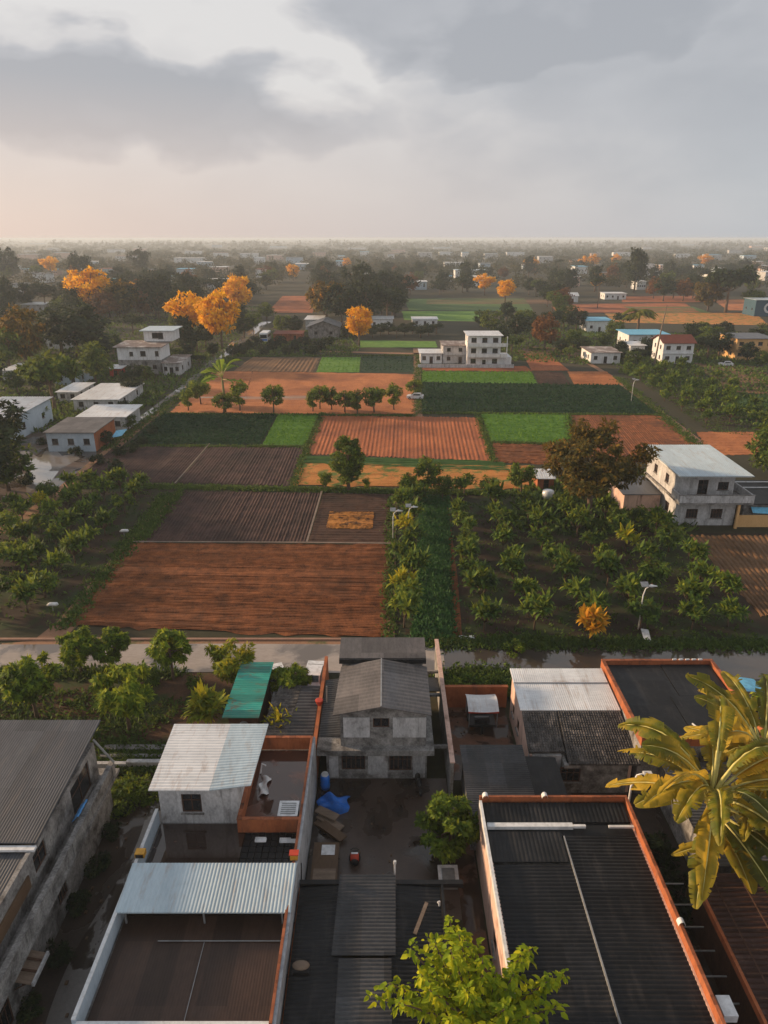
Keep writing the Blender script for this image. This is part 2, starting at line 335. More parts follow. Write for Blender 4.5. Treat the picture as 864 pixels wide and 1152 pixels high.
t.links.new(noise(t, v, 1.2, 4), bp.inputs['Height']); t.links.new(bp.outputs[0], b.inputs['Normal'])
WATER = m
# leaves
LF_MANGO = leafmat('mango_leaves', [(.010, .026, .006), (.034, .078, .012), (.12, .19, .02), (.40, .42, .035)], .35)
LF_GARDEN = leafmat('garden_leaves', [(.012, .032, .006), (.045, .10, .012), (.17, .25, .02), (.50, .50, .04)], .35)
LF_YG = leafmat('yellow_green_leaves', [(.03, .08, .006), (.16, .26, .012), (.32, .40, .015), (.70, .64, .02)], .45)
LF_YEL = leafmat('yellowing_leaves', [(.0520, .0975, .0104), (.1300, .1950, .0156), (.3380, .3380, .0208), (.6500, .4680, .0260)], .4)
LF_ORCH = leafmat('orchard_leaves', [(.008, .024, .008), (.030, .070, .014), (.10, .17, .022), (.34, .36, .035)], .3)
LF_ORCHY = leafmat('orchard_yellow_leaves', [(.06, .09, .01), (.26, .20, .015), (.55, .28, .015), (.72, .30, .02)], .35)
LF_DARK = leafmat('dark_leaves', [(.004, .010, .004), (.010, .022, .008), (.022, .042, .012), (.07, .085, .02)], .2)
LF_MIDG = leafmat('mid_green_leaves', [(.010, .024, .006), (.030, .065, .012), (.09, .14, .02), (.26, .28, .03)], .3)
LF_BROWN = leafmat('browning_leaves', [(.012, .018, .005), (.035, .040, .008), (.10, .085, .014), (.42, .22, .03)], .3)
LF_ORANGE = leafmat('orange_leaves', [(.34, .13, .003), (.72, .31, .004), (.92, .46, .006), (.98, .60, .010)], .45)
LF_RUSSET = leafmat('russet_leaves', [(.05, .022, .010), (.11, .045, .016), (.18, .075, .02), (.30, .12, .025)], .3)
LF_BAN = leafmat('banana_leaves', [(.018, .040, .006), (.09, .12, .012), (.36, .26, .02), (.78, .48, .05)], .35, rough=.55, ns=1.7)
LF_PALM = leafmat('palm_leaves', [(.05, .06, .012), (.10, .12, .018), (.18, .19, .03), (.32, .28, .05)], .35)
LF_BANG = leafmat('green_banana_leaves', [(.04, .10, .012), (.09, .19, .02), (.17, .28, .03), (.30, .38, .05)], .4)
LF_GRASS = leafmat('grass_blades', [(.0264, .0540, .0120), (.0540, .1020, .0192), (.0960, .1560, .0264), (.1800, .2160, .0480)], .25)
LF_CROPD = leafmat('dark_crop_leaves', [(.010, .035, .014), (.016, .050, .018), (.024, .068, .024), (.036, .09, .028)], .2, rough=.85)
LF_CROPB = leafmat('bright_crop_leaves', [(.05, .14, .015), (.09, .21, .02), (.12, .25, .025), (.17, .30, .035)], .3, rough=.85)
LF_COVER = leafmat('ground_cover_leaves', [(.0144, .0540, .0192), (.0300, .0960, .0300), (.0540, .1440, .0420), (.0960, .2040, .0540)], .25)
# ---------------------------------------------------------------- vegetation
def unit(a): return a/np.maximum(np.linalg.norm(a, axis=1, keepdims=True), 1e-6)
class Leaves:
    """many separate little leaf faces gathered into one mesh"""
    def __init__(s): s.q = []
    def rhomb(s, c, a, b):            # diamond leaves: centre, half length vector, half width vector
        s.q.append(np.stack([c-a, c-a*.1+b, c+a, c-a*.1-b], 1))
    def build(s, name, m, parent=None):
        v = np.concatenate(s.q).reshape(-1, 3); n = len(v)//4
        org = np.array(wloc(parent)) if parent is not None else np.array([*( (v.min(0)+v.max(0))/2 )[:2], v[:, 2].min()])
        v = v - org
        me = bpy.data.meshes.new(name); me.vertices.add(n*4); me.vertices.foreach_set('co', v.ravel())
        me.loops.add(n*4); me.loops.foreach_set('vertex_index', np.arange(n*4, dtype=np.int32))
        me.polygons.add(n); me.polygons.foreach_set('loop_start', np.arange(0, n*4, 4, dtype=np.int32))
        me.update(calc_edges=True); me.materials.append(m)
        o = bpy.data.objects.new(name, me); COL.objects.link(o)
        if parent is not None: o.parent = parent
        else: o.location = org.tolist()
        return o
def clump_leaves(L_, centres, radii, nleaf, ll, lw, rs, droop=.35, flat=.75, up=.8):
    ctr = np.mean(centres, 0)
    for c, r in zip(centres, radii):
        d = unit(rs.normal(size=(nleaf, 3))); d[:, 2] *= flat
        rad = r*rs.uniform(.35, 1.0, (nleaf, 1))**.6
        p = c + d*rad
        out = unit(d + np.array([0, 0, -droop]) + rs.normal(scale=.45, size=(nleaf, 3)))
        oc = (c-ctr)/(np.linalg.norm(c-ctr)+1e-6)
        nrm = unit(d*.5 + oc*.7 + np.array([0, 0, up]) + rs.normal(scale=.32, size=(nleaf, 3)))
        side = unit(np.cross(out, nrm))
        s = rs.uniform(.6, 1.3, (nleaf, 1))
        L_.rhomb(p, out*ll*s*.5, side*lw*s*.5)
def crown_points(rs, n, rx, rz, shape='round', lob=.25):
    d = unit(rs.normal(size=(n, 3)))
    k = rs.uniform(.35, 1.0, (n, 1))**.55
    # uneven outline: a few random bulges and bites
    bd = unit(rs.normal(size=(7, 3))); ba = rs.uniform(-lob, lob, 7)
    bul = 1 + (np.maximum(d@bd.T, 0)**4 @ ba)[:, None]
    p = d*k*bul
    z = p[:, 2]
    if shape == 'umbrella': p[:, 2] = np.abs(z)*.8 - .2*(1-np.linalg.norm(p[:, :2], axis=1))
    if shape == 'umbrella2': p[:, 2] = z*.9+.12*np.sin(p[:, 0]*6)+.1; p[:, :2] *= (1+.22*np.sin(np.arctan2(p[:, 1], p[:, 0])*3+1)[:, None])
    if shape == 'column': p[:, :2] *= .8
    if shape == 'cone': p[:, :2] *= (1.15-.85*(z[:, None]+1)/2)
    if shape == 'broken': p[:, :2] *= (1 + .35*np.sin(z[:, None]*5))
    return p*np.array([rx, rx, rz])
def tree(name, label, cat, m, h=9, rx=3.5, rz=None, seed=1, n=36, nl=60, ll=.35, lw=.16, cr=.26, shape='round', trunk_r=.22, bark=None, droop=.35, group=None, flat=.75, lean=0):
    rs = np.random.RandomState(seed)
    rz = rz or rx*.8
    root = thing(name, label, cat, (0, 0, 0), group)
    cz = h-rz
    cs = crown_points(rs, n, rx*.85, rz*.88, shape) + np.array([lean, 0, cz])
    tb = MB(); z0 = max(h*.18, cz-rz*.75)
    pts = [(0, 0, -.1), (rs.uniform(-.1, .1), rs.uniform(-.1, .1), z0*.5), (rs.uniform(-.15, .15)+lean*.4, rs.uniform(-.15, .15), z0), (lean*.8, 0, cz+rz*.3)]
    tb.tube(pts, [trunk_r*1.25, trunk_r, trunk_r*.85, trunk_r*.25], 7)
    for i in range(min(9, n)):
        c = cs[i*(n//min(9, n))]; s = Vector(pts[2]).lerp(Vector(pts[3]), rs.uniform(0, .6)); c = Vector(c)
        mid = s.lerp(c, .5) + Vector((0, 0, -.08*rx))
        tb.tube([s, mid, c], [trunk_r*.45, trunk_r*.3, trunk_r*.1], 5)
    mesh('trunk', tb, bark or BARK, root, True)
    L_ = Leaves(); rr = rx*cr*rs.uniform(.65, 1.3, n)
    clump_leaves(L_, cs, rr, nl, ll, lw, rs, droop, flat)
    L_.build('crown', m, root)
    return root
def strips(L_, p0, dirs, length, width, rs, arch=.5, droop=.9, seg=3, fold=0):
    """long arching leaves: each a chain of faces; p0 (k,3) roots, dirs (k,2) headings"""
    k = len(p0); hd = np.concatenate([dirs, np.zeros((k, 1))], 1); sd = np.stack([-dirs[:, 1], dirs[:, 0], np.zeros(k)], 1)
    ln = length*rs.uniform(.75, 1.2, (k, 1)); ar = arch*rs.uniform(.6, 1.4, (k, 1)); dr = droop*rs.uniform(.7, 1.25, (k, 1))
    def pt(t): return p0 + hd*ln*t*(1-.15*t) + np.array([0, 0, 1])*ln*(ar*t*1.6 - dr*t*t)
    ws = [ .25, 1.0, .75, .08 ] if seg == 3 else [.3, 1.0, .1]
    tw = rs.uniform(-.5, .5, (k, 1))
    for i in range(seg):
        t0, t1 = i/seg, (i+1)/seg
        a, b_ = pt(t0), pt(t1)
        s = sd + np.array([0, 0, 1])*tw
        L_.q.append(np.stack([a-s*width*ws[i]*.5, b_-s*width*ws[i+1]*.5, b_+s*width*ws[i+1]*.5, a+s*width*ws[i]*.5], 1))
def rosette_bush(name, label, cat, m, h=2.2, r=1.2, heads=7, nl=13, ll=.8, lw=.22, seed=1, group=None, tip=None):
    rs = np.random.RandomState(seed); root = thing(name, label, cat, (0, 0, 0), group)
    tb = MB(); L_ = Leaves(); tb.tube([(0, 0, -.05), (.03, 0, h*.3), (0, .03, h*.5)], [.09, .07, .06], 6)
    for i in range(heads):
        a = 2*math.pi*i/heads*1.618+rs.uniform(-.3, .3); q = rs.uniform(.15, .75)*r if i else 0
        c = np.array([math.cos(a)*q, math.sin(a)*q, h*rs.uniform(.55, .82) if i else h*.85])
        tb.tube([(0, 0, h*.3), (c[0]*.6, c[1]*.6, c[2]*.7), tuple(c)], [.05, .04, .025], 5)
        an = 2*math.pi*(np.arange(nl)+rs.uniform(0, 1, nl)*.7)/nl
        strips(L_, np.repeat(c[None], nl, 0)+rs.normal(scale=.05, size=(nl, 3)), np.stack([np.cos(an), np.sin(an)], 1), ll, lw, rs, .45, .75)
        an = 2*math.pi*rs.uniform(0, 1, nl//2)
        strips(L_, np.repeat(c[None], nl//2, 0), np.stack([np.cos(an), np.sin(an)], 1), ll*.65, lw, rs, 1.0, .5)
    mesh('stem', tb, BARK, root, True); L_.build('foliage', m, root)
    return root
def palm(name, label, h, fr=2.6, nf=17, seed=1, m=None, trunk_r=.17, group=None, lw=.09, cat='palm tree'):
    rs = np.random.RandomState(seed); root = thing(name, label, cat, (0, 0, 0), group)
    tb = MB(); tb.tube([(0, 0, -.1), (.15, 0, h*.4), (.05, .1, h*.75), (0, 0, h)], [trunk_r*1.3, trunk_r, trunk_r*.9, trunk_r*.8], 8); mesh('trunk', tb, BARK, root, True)
    L_ = Leaves()
    for i in range(nf):
        a = 2*math.pi*i/nf*2.618; e = rs.uniform(.1, 1.1); ln = fr*rs.uniform(.8, 1.1)
        hd = np.array([math.cos(a), math.sin(a), 0]); sd = np.array([-math.sin(a), math.cos(a), 0])
        ts = np.linspace(.08, 1, 17)
        P = np.array([[0, 0, h]])+hd*ln*ts[:, None]*(1-.1*e)+np.array([0, 0, 1])*(ln*(e*ts-.95*ts**2*(.5+e*.6)))[:, None]
        T = np.gradient(P, axis=0); T = unit(T)
        L_.q.append(np.stack([P[:-1]-sd*.03, P[1:]-sd*.03, P[1:]+sd*.03, P[:-1]+sd*.03], 1))
        for sgn in (-1, 1):
            ll = (fr*.27*np.sin(math.pi*(ts*.85+.12)))[:, None]
            o_ = unit(sd[None]*sgn + T*.7 + np.array([0, 0, -.55]) + rs.normal(scale=.1, size=P.shape))
            wv = unit(np.cross(o_, np.array([[0, 0, 1.]])))*lw
            L_.rhomb(P+o_*ll*.5, o_*ll*.5, wv)
    L_.build('crown', m or LF_PALM, root)
    return root
def banana(name, label, h, ll, lw, nleaf, seed, m, group=None, stems=1, stem_r=.2, stations=22, cat='banana plant', az0=None):
    """each leaf: an arching midrib, a blade folded along it and torn into strips"""
    rs = np.random.RandomState(seed); root = thing(name, label, cat, (0, 0, 0), group)
    tb = MB(); tb.tube([(0, 0, -.1), (.08, 0, h*.5), (0, 0, h)], [stem_r*1.25, stem_r, stem_r*.6], 9)
    ribs = MB(); leaves = []
    for i in range(nleaf):
        a = 2.39996*i + rs.uniform(-.25, .25); e = rs.uniform(.15, 1.8) if i > 3 else rs.uniform(1.5, 2.4); hb = h - (0 if e > .5 else rs.uniform(.2, 1.2)); ln = ll*rs.uniform(.72, 1.1)
        dr = rs.uniform(.7, 1.25)*(.55+e*.5); tw = rs.uniform(-.9, .9)
        hd = np.array([math.cos(a), math.sin(a), 0]); sd0 = np.array([-math.sin(a), math.cos(a), 0]); up = np.array([0, 0, 1.])
        P = lambda t: np.array([0, 0, hb]) + hd*ln*t*(1-.12*e*(1-t))/(1+.12*e) + up*ln*(e*.75*t - dr*.62*t*t)
        ribs.tube([P(t) for t in (0, .15, .3, .45, .6, .75, .9, 1)], [.055*ll/3, .045*ll/3, .035*ll/3, .03*ll/3, .024*ll/3, .018*ll/3, .010*ll/3, .004], 5)
        L_ = Leaves(); t0 = .25
        for sgn in (-1, 1):
            off = 0; ang = rs.uniform(-.15, .35); shear = 0
            for k in range(stations):
                ta, tb_ = t0+(1-t0)*k/stations, t0+(1-t0)*(k+1)/stations
                if rs.rand() < .4: ang = rs.uniform(-.5, 1.2); gap = rs.uniform(.15, .7); shear = rs.uniform(-.25, .5)
                else: gap = 0
                def wd(t): s = (t-t0)/(1-t0); return lw*.5*(math.sin(math.pi*min(1, s*.93+.06))**.55)
                pa, pb = P(ta), P(tb_); tan = (pb-pa); tan /= np.linalg.norm(tan)
                sd = np.cos(tw)*sd0 + np.sin(tw)*up*.8; nr = np.cross(tan, sd)
                if nr[2] < 0: nr = -nr
                o1 = sd*sgn*math.cos(.35) + nr*.35; o2 = sd*sgn*math.cos(ang) - up*math.sin(ang)*.9 + tan*shear
                wa, wb = wd(ta), wd(tb_)
                ma, mb_ = pa+o1*wa*.5, pb+o1*wb*.5
                ea, eb = ma+o2*wa*.55+tan*gap*ln/stations*.4, mb_+o2*wb*.55-tan*gap*ln/stations*.4
                n0 = 0
                L_.q.append(np.array([[pa, pb, mb_, ma]])); L_.q.append(np.array([[ma, mb_, eb, ea]]))
        leaves.append(L_)
    mesh('stem', tb, BANSTEM, root, True)
    for i, L_ in enumerate(leaves):
        v = np.concatenate(L_.q).reshape(-1, 3); mb = MB(); mb.v = v.tolist(); mb.f = [tuple(range(4*k, 4*k+4)) for k in range(len(v)//4)]
        o = mesh('leaf', mb, m, root)
        bm = bmesh.new(); bm.from_mesh(o.data); bmesh.ops.remove_doubles(bm, verts=bm.verts, dist=1e-4); bm.to_mesh(o.data); bm.free()
        o.data.polygons.foreach_set('use_smooth', [True]*len(o.data.polygons))
    mesh('midribs', ribs, BANRIB, root, True)
    return root
import bmesh
BANSTEM = surf('banana_stem', (.10, .09, .03), (.26, .22, .08), 2, (1, 1, .3), .7, .2, 8)
BANRIB = plain('banana_midrib', (.55, .50, .16), .5)
LASTO = [None]
def put(proto, px, py, s=1.0, rz=None, label=None, group=None, z=0, used=set(), sz=None, cat=None, xy=None):
    x, y = xy if xy else W(px, py, z)
    if proto.name in used: o = copy_tree(proto)
    else: o = proto; used.add(proto.name)
    o.location = (x, y, z); o.rotation_euler = (0, 0, random.uniform(0, 6.28) if rz is None else rz)
    o.scale = (s, s, s*(sz if sz else random.uniform(.9, 1.12)))
    if label: o['label'] = label
    if cat: o['category'] = cat
    if group: o['group'] = group
    elif 'group' in o: del o['group']
    LASTO[0] = o
    return o
PALE_PATH = surf('pale_dry_path', (.13, .095, .075), (.28, .22, .18), .9, (1, 1, 1), .9, .2, 6)
# ---------------------------------------------------------------- ground, fields, road, water
gs = MB(); gs.grid(lambda u, v: (-9000+18000*u, -60+16000*v, 0), 24, 24); struct('ground', gs, GROUND)
def quadpx(p, z=0.0): return [np.array([*W(x, y, z), z]) for x, y in p]
def lerpq(q, u, v): return (q[0]*(1-u)+q[1]*u)*(1-v) + (q[3]*(1-u)+q[2]*u)*v     # bl, br, tr, tl
EDG = NP.uniform(-1, 1, 97)
def field(name, pts, m, rows, along='y', h=.14, z=.03, seg=26, seed=0, wob=.12):
    q = quadpx(pts); rs = np.random.RandomState(seed+int(pts[0][0])); mb = MB(); na = rows*4
    prof = [0, .8, 1, .25]; jit = rs.uniform(.5, 1.3, (seg+1, rows+1)); sh = rs.uniform(-1, 1, (seg+1,)).cumsum()*wob/3
    rowa = rs.uniform(.5, 1.25, rows+1)*np.where(rs.rand(rows+1) > .08, 1, .5)
    wdt = np.linalg.norm(q[0]-q[1])
    def fn(u, v):
        a, c = (u, v) if along == 'y' else (v, u)
        i = int(round(a*na)); j = int(round(c*seg)); r = i//4
        aa = min(1, max(0, a+(sh[j]*.0015 if 0 < i < na else 0)))
        p = lerpq(q, aa, c) if along == 'y' else lerpq(q, c, aa)
        k = h*prof[i % 4]*jit[j, r]*rowa[r] if 0 < i < na else 0
        ei = i in (0, na); ej = j in (0, seg); s1, s2 = (i if along == 'y' else j), (j if along == 'y' else i)
        ew = EDG[(i*7+j*13) % 97]*min(1.0, wdt/40)
        return (p[0]+(ew*.45 if (ei if along == 'y' else ej) else 0), p[1]+(ew*.6 if (ej if along == 'y' else ei) else 0), z+k)
    mb.grid(fn, na, seg) if along == 'y' else mb.grid(fn, seg, na)
    return struct(name, mb, m)
def sheet(name, pts, m, z=.02, kind='structure'):
    mb = MB(); mb.v = [(*W(x, y, 0), z) for x, y in pts]; mb.f = [tuple(range(len(pts)))]
    return struct(name, mb, m)
def ribbon(name, pts, wid, m, z=.03):
    P = [Vector((*W(x, y), z)) for x, y in pts]; mb = MB()
    for i, p in enumerate(P):
        d = (P[min(i+1, len(P)-1)]-P[max(i-1, 0)]).normalized(); s = Vector((-d.y, d.x, 0))*(wid[i] if isinstance(wid, list) else wid)/2
        mb.v += [tuple(p-s), tuple(p+s)]
    mb.f = [(2*i, 2*i+2, 2*i+3, 2*i+1) for i in range(len(P)-1)]
    return struct(name, mb, m)
# big field tiles: pixel corners near-left, near-right, far-right, far-left
field('ploughed_field', [(78, 704), (434, 718), (437, 613), (146, 611)], S_RED, 66, 'x', .09)
field('ploughed_field', [(159, 609), (344, 611), (361, 555), (203, 553)], S_MAUVE, 48, 'y', .10)
field('ploughed_field', [(347, 611), (437, 612), (440, 556), (364, 555)], S_DARK, 22, 'x', .08)
field('turned_soil_patch', [(367, 595), (419, 596), (421, 577), (371, 576)], S_PATCH, 14, 'x', .10, z=.10)
field('ploughed_field', [(85, 540), (196, 543), (234, 501), (128, 503)], S_MAUVE, 34, 'y', .11)
field('ploughed_field', [(199, 543), (325, 547), (342, 502), (236, 501)], S_MAUVE, 34, 'y', .11)
field('ploughed_field', [(343, 511), (556, 519), (540, 470), (361, 467)], S_RUST, 44, 'y', .07)
field('bare_soil_strip', [(330, 546), (610, 551), (596, 524), (337, 521)], S_OCHRE, 16, 'x', .08)
field('grass_strip', [(336, 521), (572, 530), (566, 519), (341, 513)], G_MID, 14, 'x', .15)
field('ploughed_field', [(554, 520), (642, 524), (640, 500), (554, 497)], S_RED, 14, 'x', .16)
field('ploughed_field', [(668, 524), (802, 514), (742, 467), (640, 467)], S_RED, 46, 'y', .09)
field('ploughed_field', [(270, 466), (466, 466), (466, 421), (284, 418)], S_ORANGE, 30, 'x', .06)
field('ploughed_field', [(190, 466), (270, 466), (284, 418), (238, 418)], S_ORANGE, 12, 'x', .12)
field('fallow_field', [(262, 418), (352, 419), (360, 403), (284, 402)], S_BROWN, 18, 'y', .12)
field('ploughed_field', [(606, 433), (642, 433), (632, 419), (600, 417)], S_DARK, 14, 'x', .14)
field('ploughed_field', [(646, 433), (700, 433), (682, 418), (638, 418)], S_ORANGE, 20, 'x', .12)
field('ploughed_field', [(598, 417), (640, 417), (618, 398), (588, 398)], S_RUST, 16, 'x', .12)
field('bare_soil_strip', [(475, 417), (598, 418), (592, 412), (475, 411)], S_RUST, 8, 'x', .1)
field('ploughed_field', [(818, 441), (900, 446), (850, 412), (780, 408)], S_BROWN, 20, 'y', .12)
field('ploughed_field', [(770, 603), (770+190, 606), (1030, 700), (852, 690)], S_BROWN, 26, 'y', .2) if False else None
q_ = [(856, 694), (990, 694), (930, 603), (776, 603)]
field('ploughed_field', q_, S_BROWN, 26, 'y', .2)
field('ploughed_field', [(800, 512), (905, 512), (860, 486), (783, 486)], S_ORANGE, 14, 'x', .1)
# far strips
for i, (pts, m) in enumerate([
    ([(660, 352), (790, 353), (770, 341), (640, 342)], S_RUST), ([(690, 363), (864, 366), (850, 352), (680, 352)], S_OCHRE),
    ([(820, 349), (930, 352), (900, 337), (800, 337)], S_ORANGE), ([(300, 352), (352, 352), (352, 333), (318, 333)], S_RUST),
    ([(480, 342), (640, 342), (640, 337), (480, 337)], S_BROWN), ([(560, 398), (700, 402), (720, 394), (600, 390)], S_BROWN),
    ([(628, 352), (662, 352), (650, 345), (620, 345)], S_ORANGE), ([(700, 340), (800, 340), (790, 333), (700, 333)], S_RUST)]):
    field('distant_field', pts, m, 8, 'x', .1, seg=10)
for pts, m in [([(405, 391), (492, 391), (490, 384), (405, 383)], G_BRIGHT), ([(455, 360), (545, 362), (540, 350), (452, 350)], G_BRIGHT),
               ([(460, 349), (600, 350), (590, 336), (455, 336)], G_MID), ([(725, 352), (800, 352), (780, 345), (700, 345)], G_MID),
               ([(640, 378), (720, 378), (700, 368), (650, 368)], G_MID), ([(820, 458), (930, 470), (900, 446), (818, 443)], G_MID)]:
    field('distant_field', pts, m, 8, 'x', .1, seg=10)
# crops: ridged ground plus rows of leafy tufts
def crop(pts, ground, lm, rows, along, tuft, step, seed=3, name='crop_rows', nleaf=5):
    field('crop_field', pts, ground, rows, along, .15)
    q = quadpx(pts); rs = np.random.RandomState(seed); C = []
    def seglen(a, b): return np.linalg.norm(a-b)
    ln = max(seglen(q[0], q[3]), seglen(q[1], q[2])) if along == 'y' else seglen(q[0], q[1])
    k = int(ln/step)
    for r in range(rows):
        a = (r+.5)/rows
        if rs.rand() < .05: continue
        for j in range(k):
            if rs.rand() < .06: continue
            c = (j+rs.uniform(.2, .8))/k; p = lerpq(q, a, c) if along == 'y' else lerpq(q, c, a)
            C.append(p+np.array([rs.normal()*.06, rs.normal()*.06, .15]))
    C = np.array(C); L_ = Leaves()
    for i in range(nleaf):
        d = unit(rs.normal(size=C.shape)*np.array([1, 1, .5])+np.array([0, 0, .5])); nr = unit(rs.normal(size=C.shape)+np.array([0, 0, 1.2]))
        s = rs.uniform(.6, 1.3, (len(C), 1))*tuft
        L_.rhomb(C+d*s*.4+np.array([0, 0, .1]), d*s*.5, unit(np.cross(d, nr))*s*.22)
    o = L_.build(name, lm); prop(o, None, None, None, 'stuff')
crop([(147, 499), (293, 501), (311, 467), (184, 466)], G_DARK, LF_CROPD, 46, 'x', .55, .8)
crop([(295, 501), (344, 501), (358, 468), (313, 467)], G_BRIGHT, LF_CROPB, 40, 'x', .45, .8, 4)
crop([(475, 463), (738, 466), (697, 434), (475, 431)], G_DARK, LF_CROPD, 44, 'x', .6, .9, 5)
crop([(475, 430), (604, 432), (598, 419), (475, 418)], G_BRIGHT, LF_CROPB, 18, 'x', .5, .9, 6)
crop([(552, 496), (646, 499), (640, 467), (541, 466)], G_BRIGHT, LF_CROPB, 30, 'x', .45, .8, 7)
crop([(356, 419), (404, 419), (406, 402), (362, 402)], G_BRIGHT, LF_CROPB, 18, 'x', .5, 1.2, 8, nleaf=3)
crop([(405, 419), (466, 419), (464, 401), (407, 401)], G_DARK, LF_CROPD, 18, 'x', .6, 1.2, 9, nleaf=3)
# orchard and garden soil
sheet('orchard_soil', [(-260, 720), (70, 706), (178, 545), (40, 552), (-200, 560)], ORCH, .012)
sheet('orchard_soil', [(440, 722), (1100, 735), (930, 600), (775, 600), (560, 548), (470, 552), (440, 560)], ORCH, .012)
sheet('orchard_soil', [(700, 412), (770, 412), (864, 480), (930, 500), (800, 486)], ORCH, .012)
sheet('garden_soil', [(-160, 860), (120, 872), (300, 872), (365, 756), (-130, 756)], GARDEN, .014)
sheet('grass_path', [(470, 720), (510, 722), (506, 560), (478, 560)], G_MID, .02)
ribbon('dirt_path', [(52, 722), (78, 700), (196, 556)], [2.6, 2.4, 2.2], S_PATH, .035)
ribbon('dirt_path', [(438, 722), (441, 600), (444, 556)], 1.0, S_PATH, .035)
ribbon('dirt_path', [(515, 722), (510, 650), (500, 560)], .9, S_RED, .035)
ribbon('dirt_path', [(150, 611), (350, 612), (440, 613)], .3, PALE_PATH, .24)
ribbon('dirt_path', [(197, 545), (236, 500)], .22, PALE_PATH, .24)
ribbon('dirt_path', [(345, 612), (362, 554)], .25, PALE_PATH, .24)
ribbon('dirt_path', [(0, 728), (70, 722), (300, 722), (435, 722)], 1.2, S_PATH, .03)
ribbon('dirt_path', [(0, 600), (60, 560), (120, 510), (200, 445), (262, 390)], 2.2, S_PATH, .03)
ribbon('dirt_path', [(468, 560), (470, 467), (469, 400), (468, 392)], 2.0, S_PATH, .03)
ribbon('dirt_path', [(816, 520), (742, 463), (690, 425), (640, 396)], 1.6, S_PATH, .03)
ribbon('dirt_path', [(215, 447), (300, 448), (360, 447)], 4.0, surf('grey_track', (.20, .16, .13), (.34, .28, .24), .4, (.3, 1, 1), .8, .2, 5), .05)
ribbon('dirt_path', [(350, 395), (470, 398), (500, 397)], 3.0, S_PATH, .03)
ribbon('village_road', [(-300, 741), (0, 741), (250, 740), (560, 742)], 4.6, ROAD, .05)
ribbon('canal_water', [(500, 745), (700, 745), (1200, 748)], 5.2, WATER, .06)
ribbon('side_canal_water', [(150, 478), (178, 458), (205, 438), (240, 408), (268, 385), (300, 362)], [2.0, 2.2, 2.8, 3.4, 4.4, 4.4], SHALLOW, .05)
sheet('pond_water', [(30, 556), (40, 550), (58, 541), (68, 528), (90, 516), (86, 510), (70, 513), (62, 505), (50, 508), (46, 516), (30, 507), (14, 510), (20, 522), (36, 528), (28, 540)], SHALLOW, .03)
sheet('wet_mud', [(-60, 585), (0, 575), (70, 548), (130, 500), (60, 480), (0, 485), (-60, 490)], surf('wet_mud', (.06, .04, .03), (.13, .09, .07), .3, (1, 1, 1), .6, .4, 4, wet=(.07, .055, .045), wet_scale=.12, wet_t=(.5, .55)), .014)
# dead straight kerb between road and field
kb = MB(); ya, yb = WY(721), WY(719); kb.box(W(300, 720)[0]-40, W(486, 720)[0], ya, yb, 0, .16); struct('field_kerb', kb, surf('kerb_stone', (.22, .12, .08), (.36, .22, .16), .8, (1, 1, 1), .85, .3, 6))
# mixed verges: tufts of grass and weeds along the bunds and in the gardens
def tufts(name, areas, lm, size, seed, per):
    """areas: list of (kind, pixel points, half width m, count)"""
    rs = np.random.RandomState(seed); C = []
    for pts, hw, cnt in areas:
        P = np.array([[*W(x, y), 0] for x, y in pts])
        if hw is None:
            q = P
            for _ in range(cnt):
                u, v = rs.rand(2); C.append(lerpq(q, u, v))
        else:
            sl = np.linalg.norm(np.diff(P, axis=0), axis=1); cs = np.concatenate([[0], np.cumsum(sl)])
            for _ in range(cnt):
                s = rs.rand()*cs[-1]; i = min(len(sl)-1, np.searchsorted(cs, s)-1); i = max(i, 0)
                p = P[i]+(P[i+1]-P[i])*(s-cs[i])/sl[i]; C.append(p+np.array([*(rs.normal(size=2)*hw*.6), 0]))
    C = np.array(C); L_ = Leaves()
    # clumpy: keep by a coarse random field
    for i in range(per):
        d = unit(rs.normal(size=C.shape)*np.array([1, 1, .3])+np.array([0, 0, .9])); s = rs.uniform(.5, 1.5, (len(C), 1))*size
        L_.rhomb(C+d*s*.45+rs.normal(size=C.shape)*np.array([size*.6, size*.6, 0]), d*s*.5, unit(np.cross(d, rs.normal(size=C.shape)))*s*.2)
    o = L_.build(name, lm); o['kind'] = 'stuff'
tufts('field_edge_grass', [([(90, 546), (325, 551), (600, 556)], .8, 2600), ([(70, 706), (190, 556)], 1.0, 900), ([(330, 548), (345, 505), (362, 465)], .5, 500),
      ([(145, 502), (345, 503)], .4, 400), ([(556, 521), (538, 467)], .5, 400), ([(552, 498), (645, 501)], .5, 300), ([(640, 500), (640, 466)], .5, 200),
      ([(738, 467), (475, 465)], .5, 700), ([(470, 466), (471, 400)], .9, 600), ([(800, 515), (740, 463), (695, 425)], 1.2, 900), ([(180, 466), (466, 468)], .6, 900),
      ([(120, 505), (190, 455), (262, 400)], 1.6, 1600), ([(437, 720), (441, 560)], .5, 500), ([(262, 401), (466, 400)], .9, 800), ([(205, 551), (160, 608)], .5, 300)], LF_GRASS, .42, 1, 5)
tufts('verge_weeds', [([(520, 724), (864, 727), (1000, 730)], .8, 2000), ([(200, 757), (-100, 757)], .7, 700), ([(480, 722), (520, 726)], 1.0, 300),
      ([(505, 764), (580, 765)], 1.3, 900), ([(560, 721), (640, 726)], .8, 300)], LF_GRASS, .40, 2, 5)
tufts('ground_cover', [([(466, 722), (508, 722), (502, 560), (474, 560)], None, 3800)], LF_COVER, .5, 3, 5)
tufts('orchard_weeds', [([(-200, 710), (60, 700), (178, 548), (-60, 560)], None, 900), ([(515, 720), (864, 730), (775, 600), (520, 560)], None, 1300),
      ([(480, 700), (510, 700), (500, 560), (470, 560)], None, 300), ([(800, 486), (930, 500), (864, 440), (700, 415)], None, 2200)], LF_GRASS, .34, 4, 4)
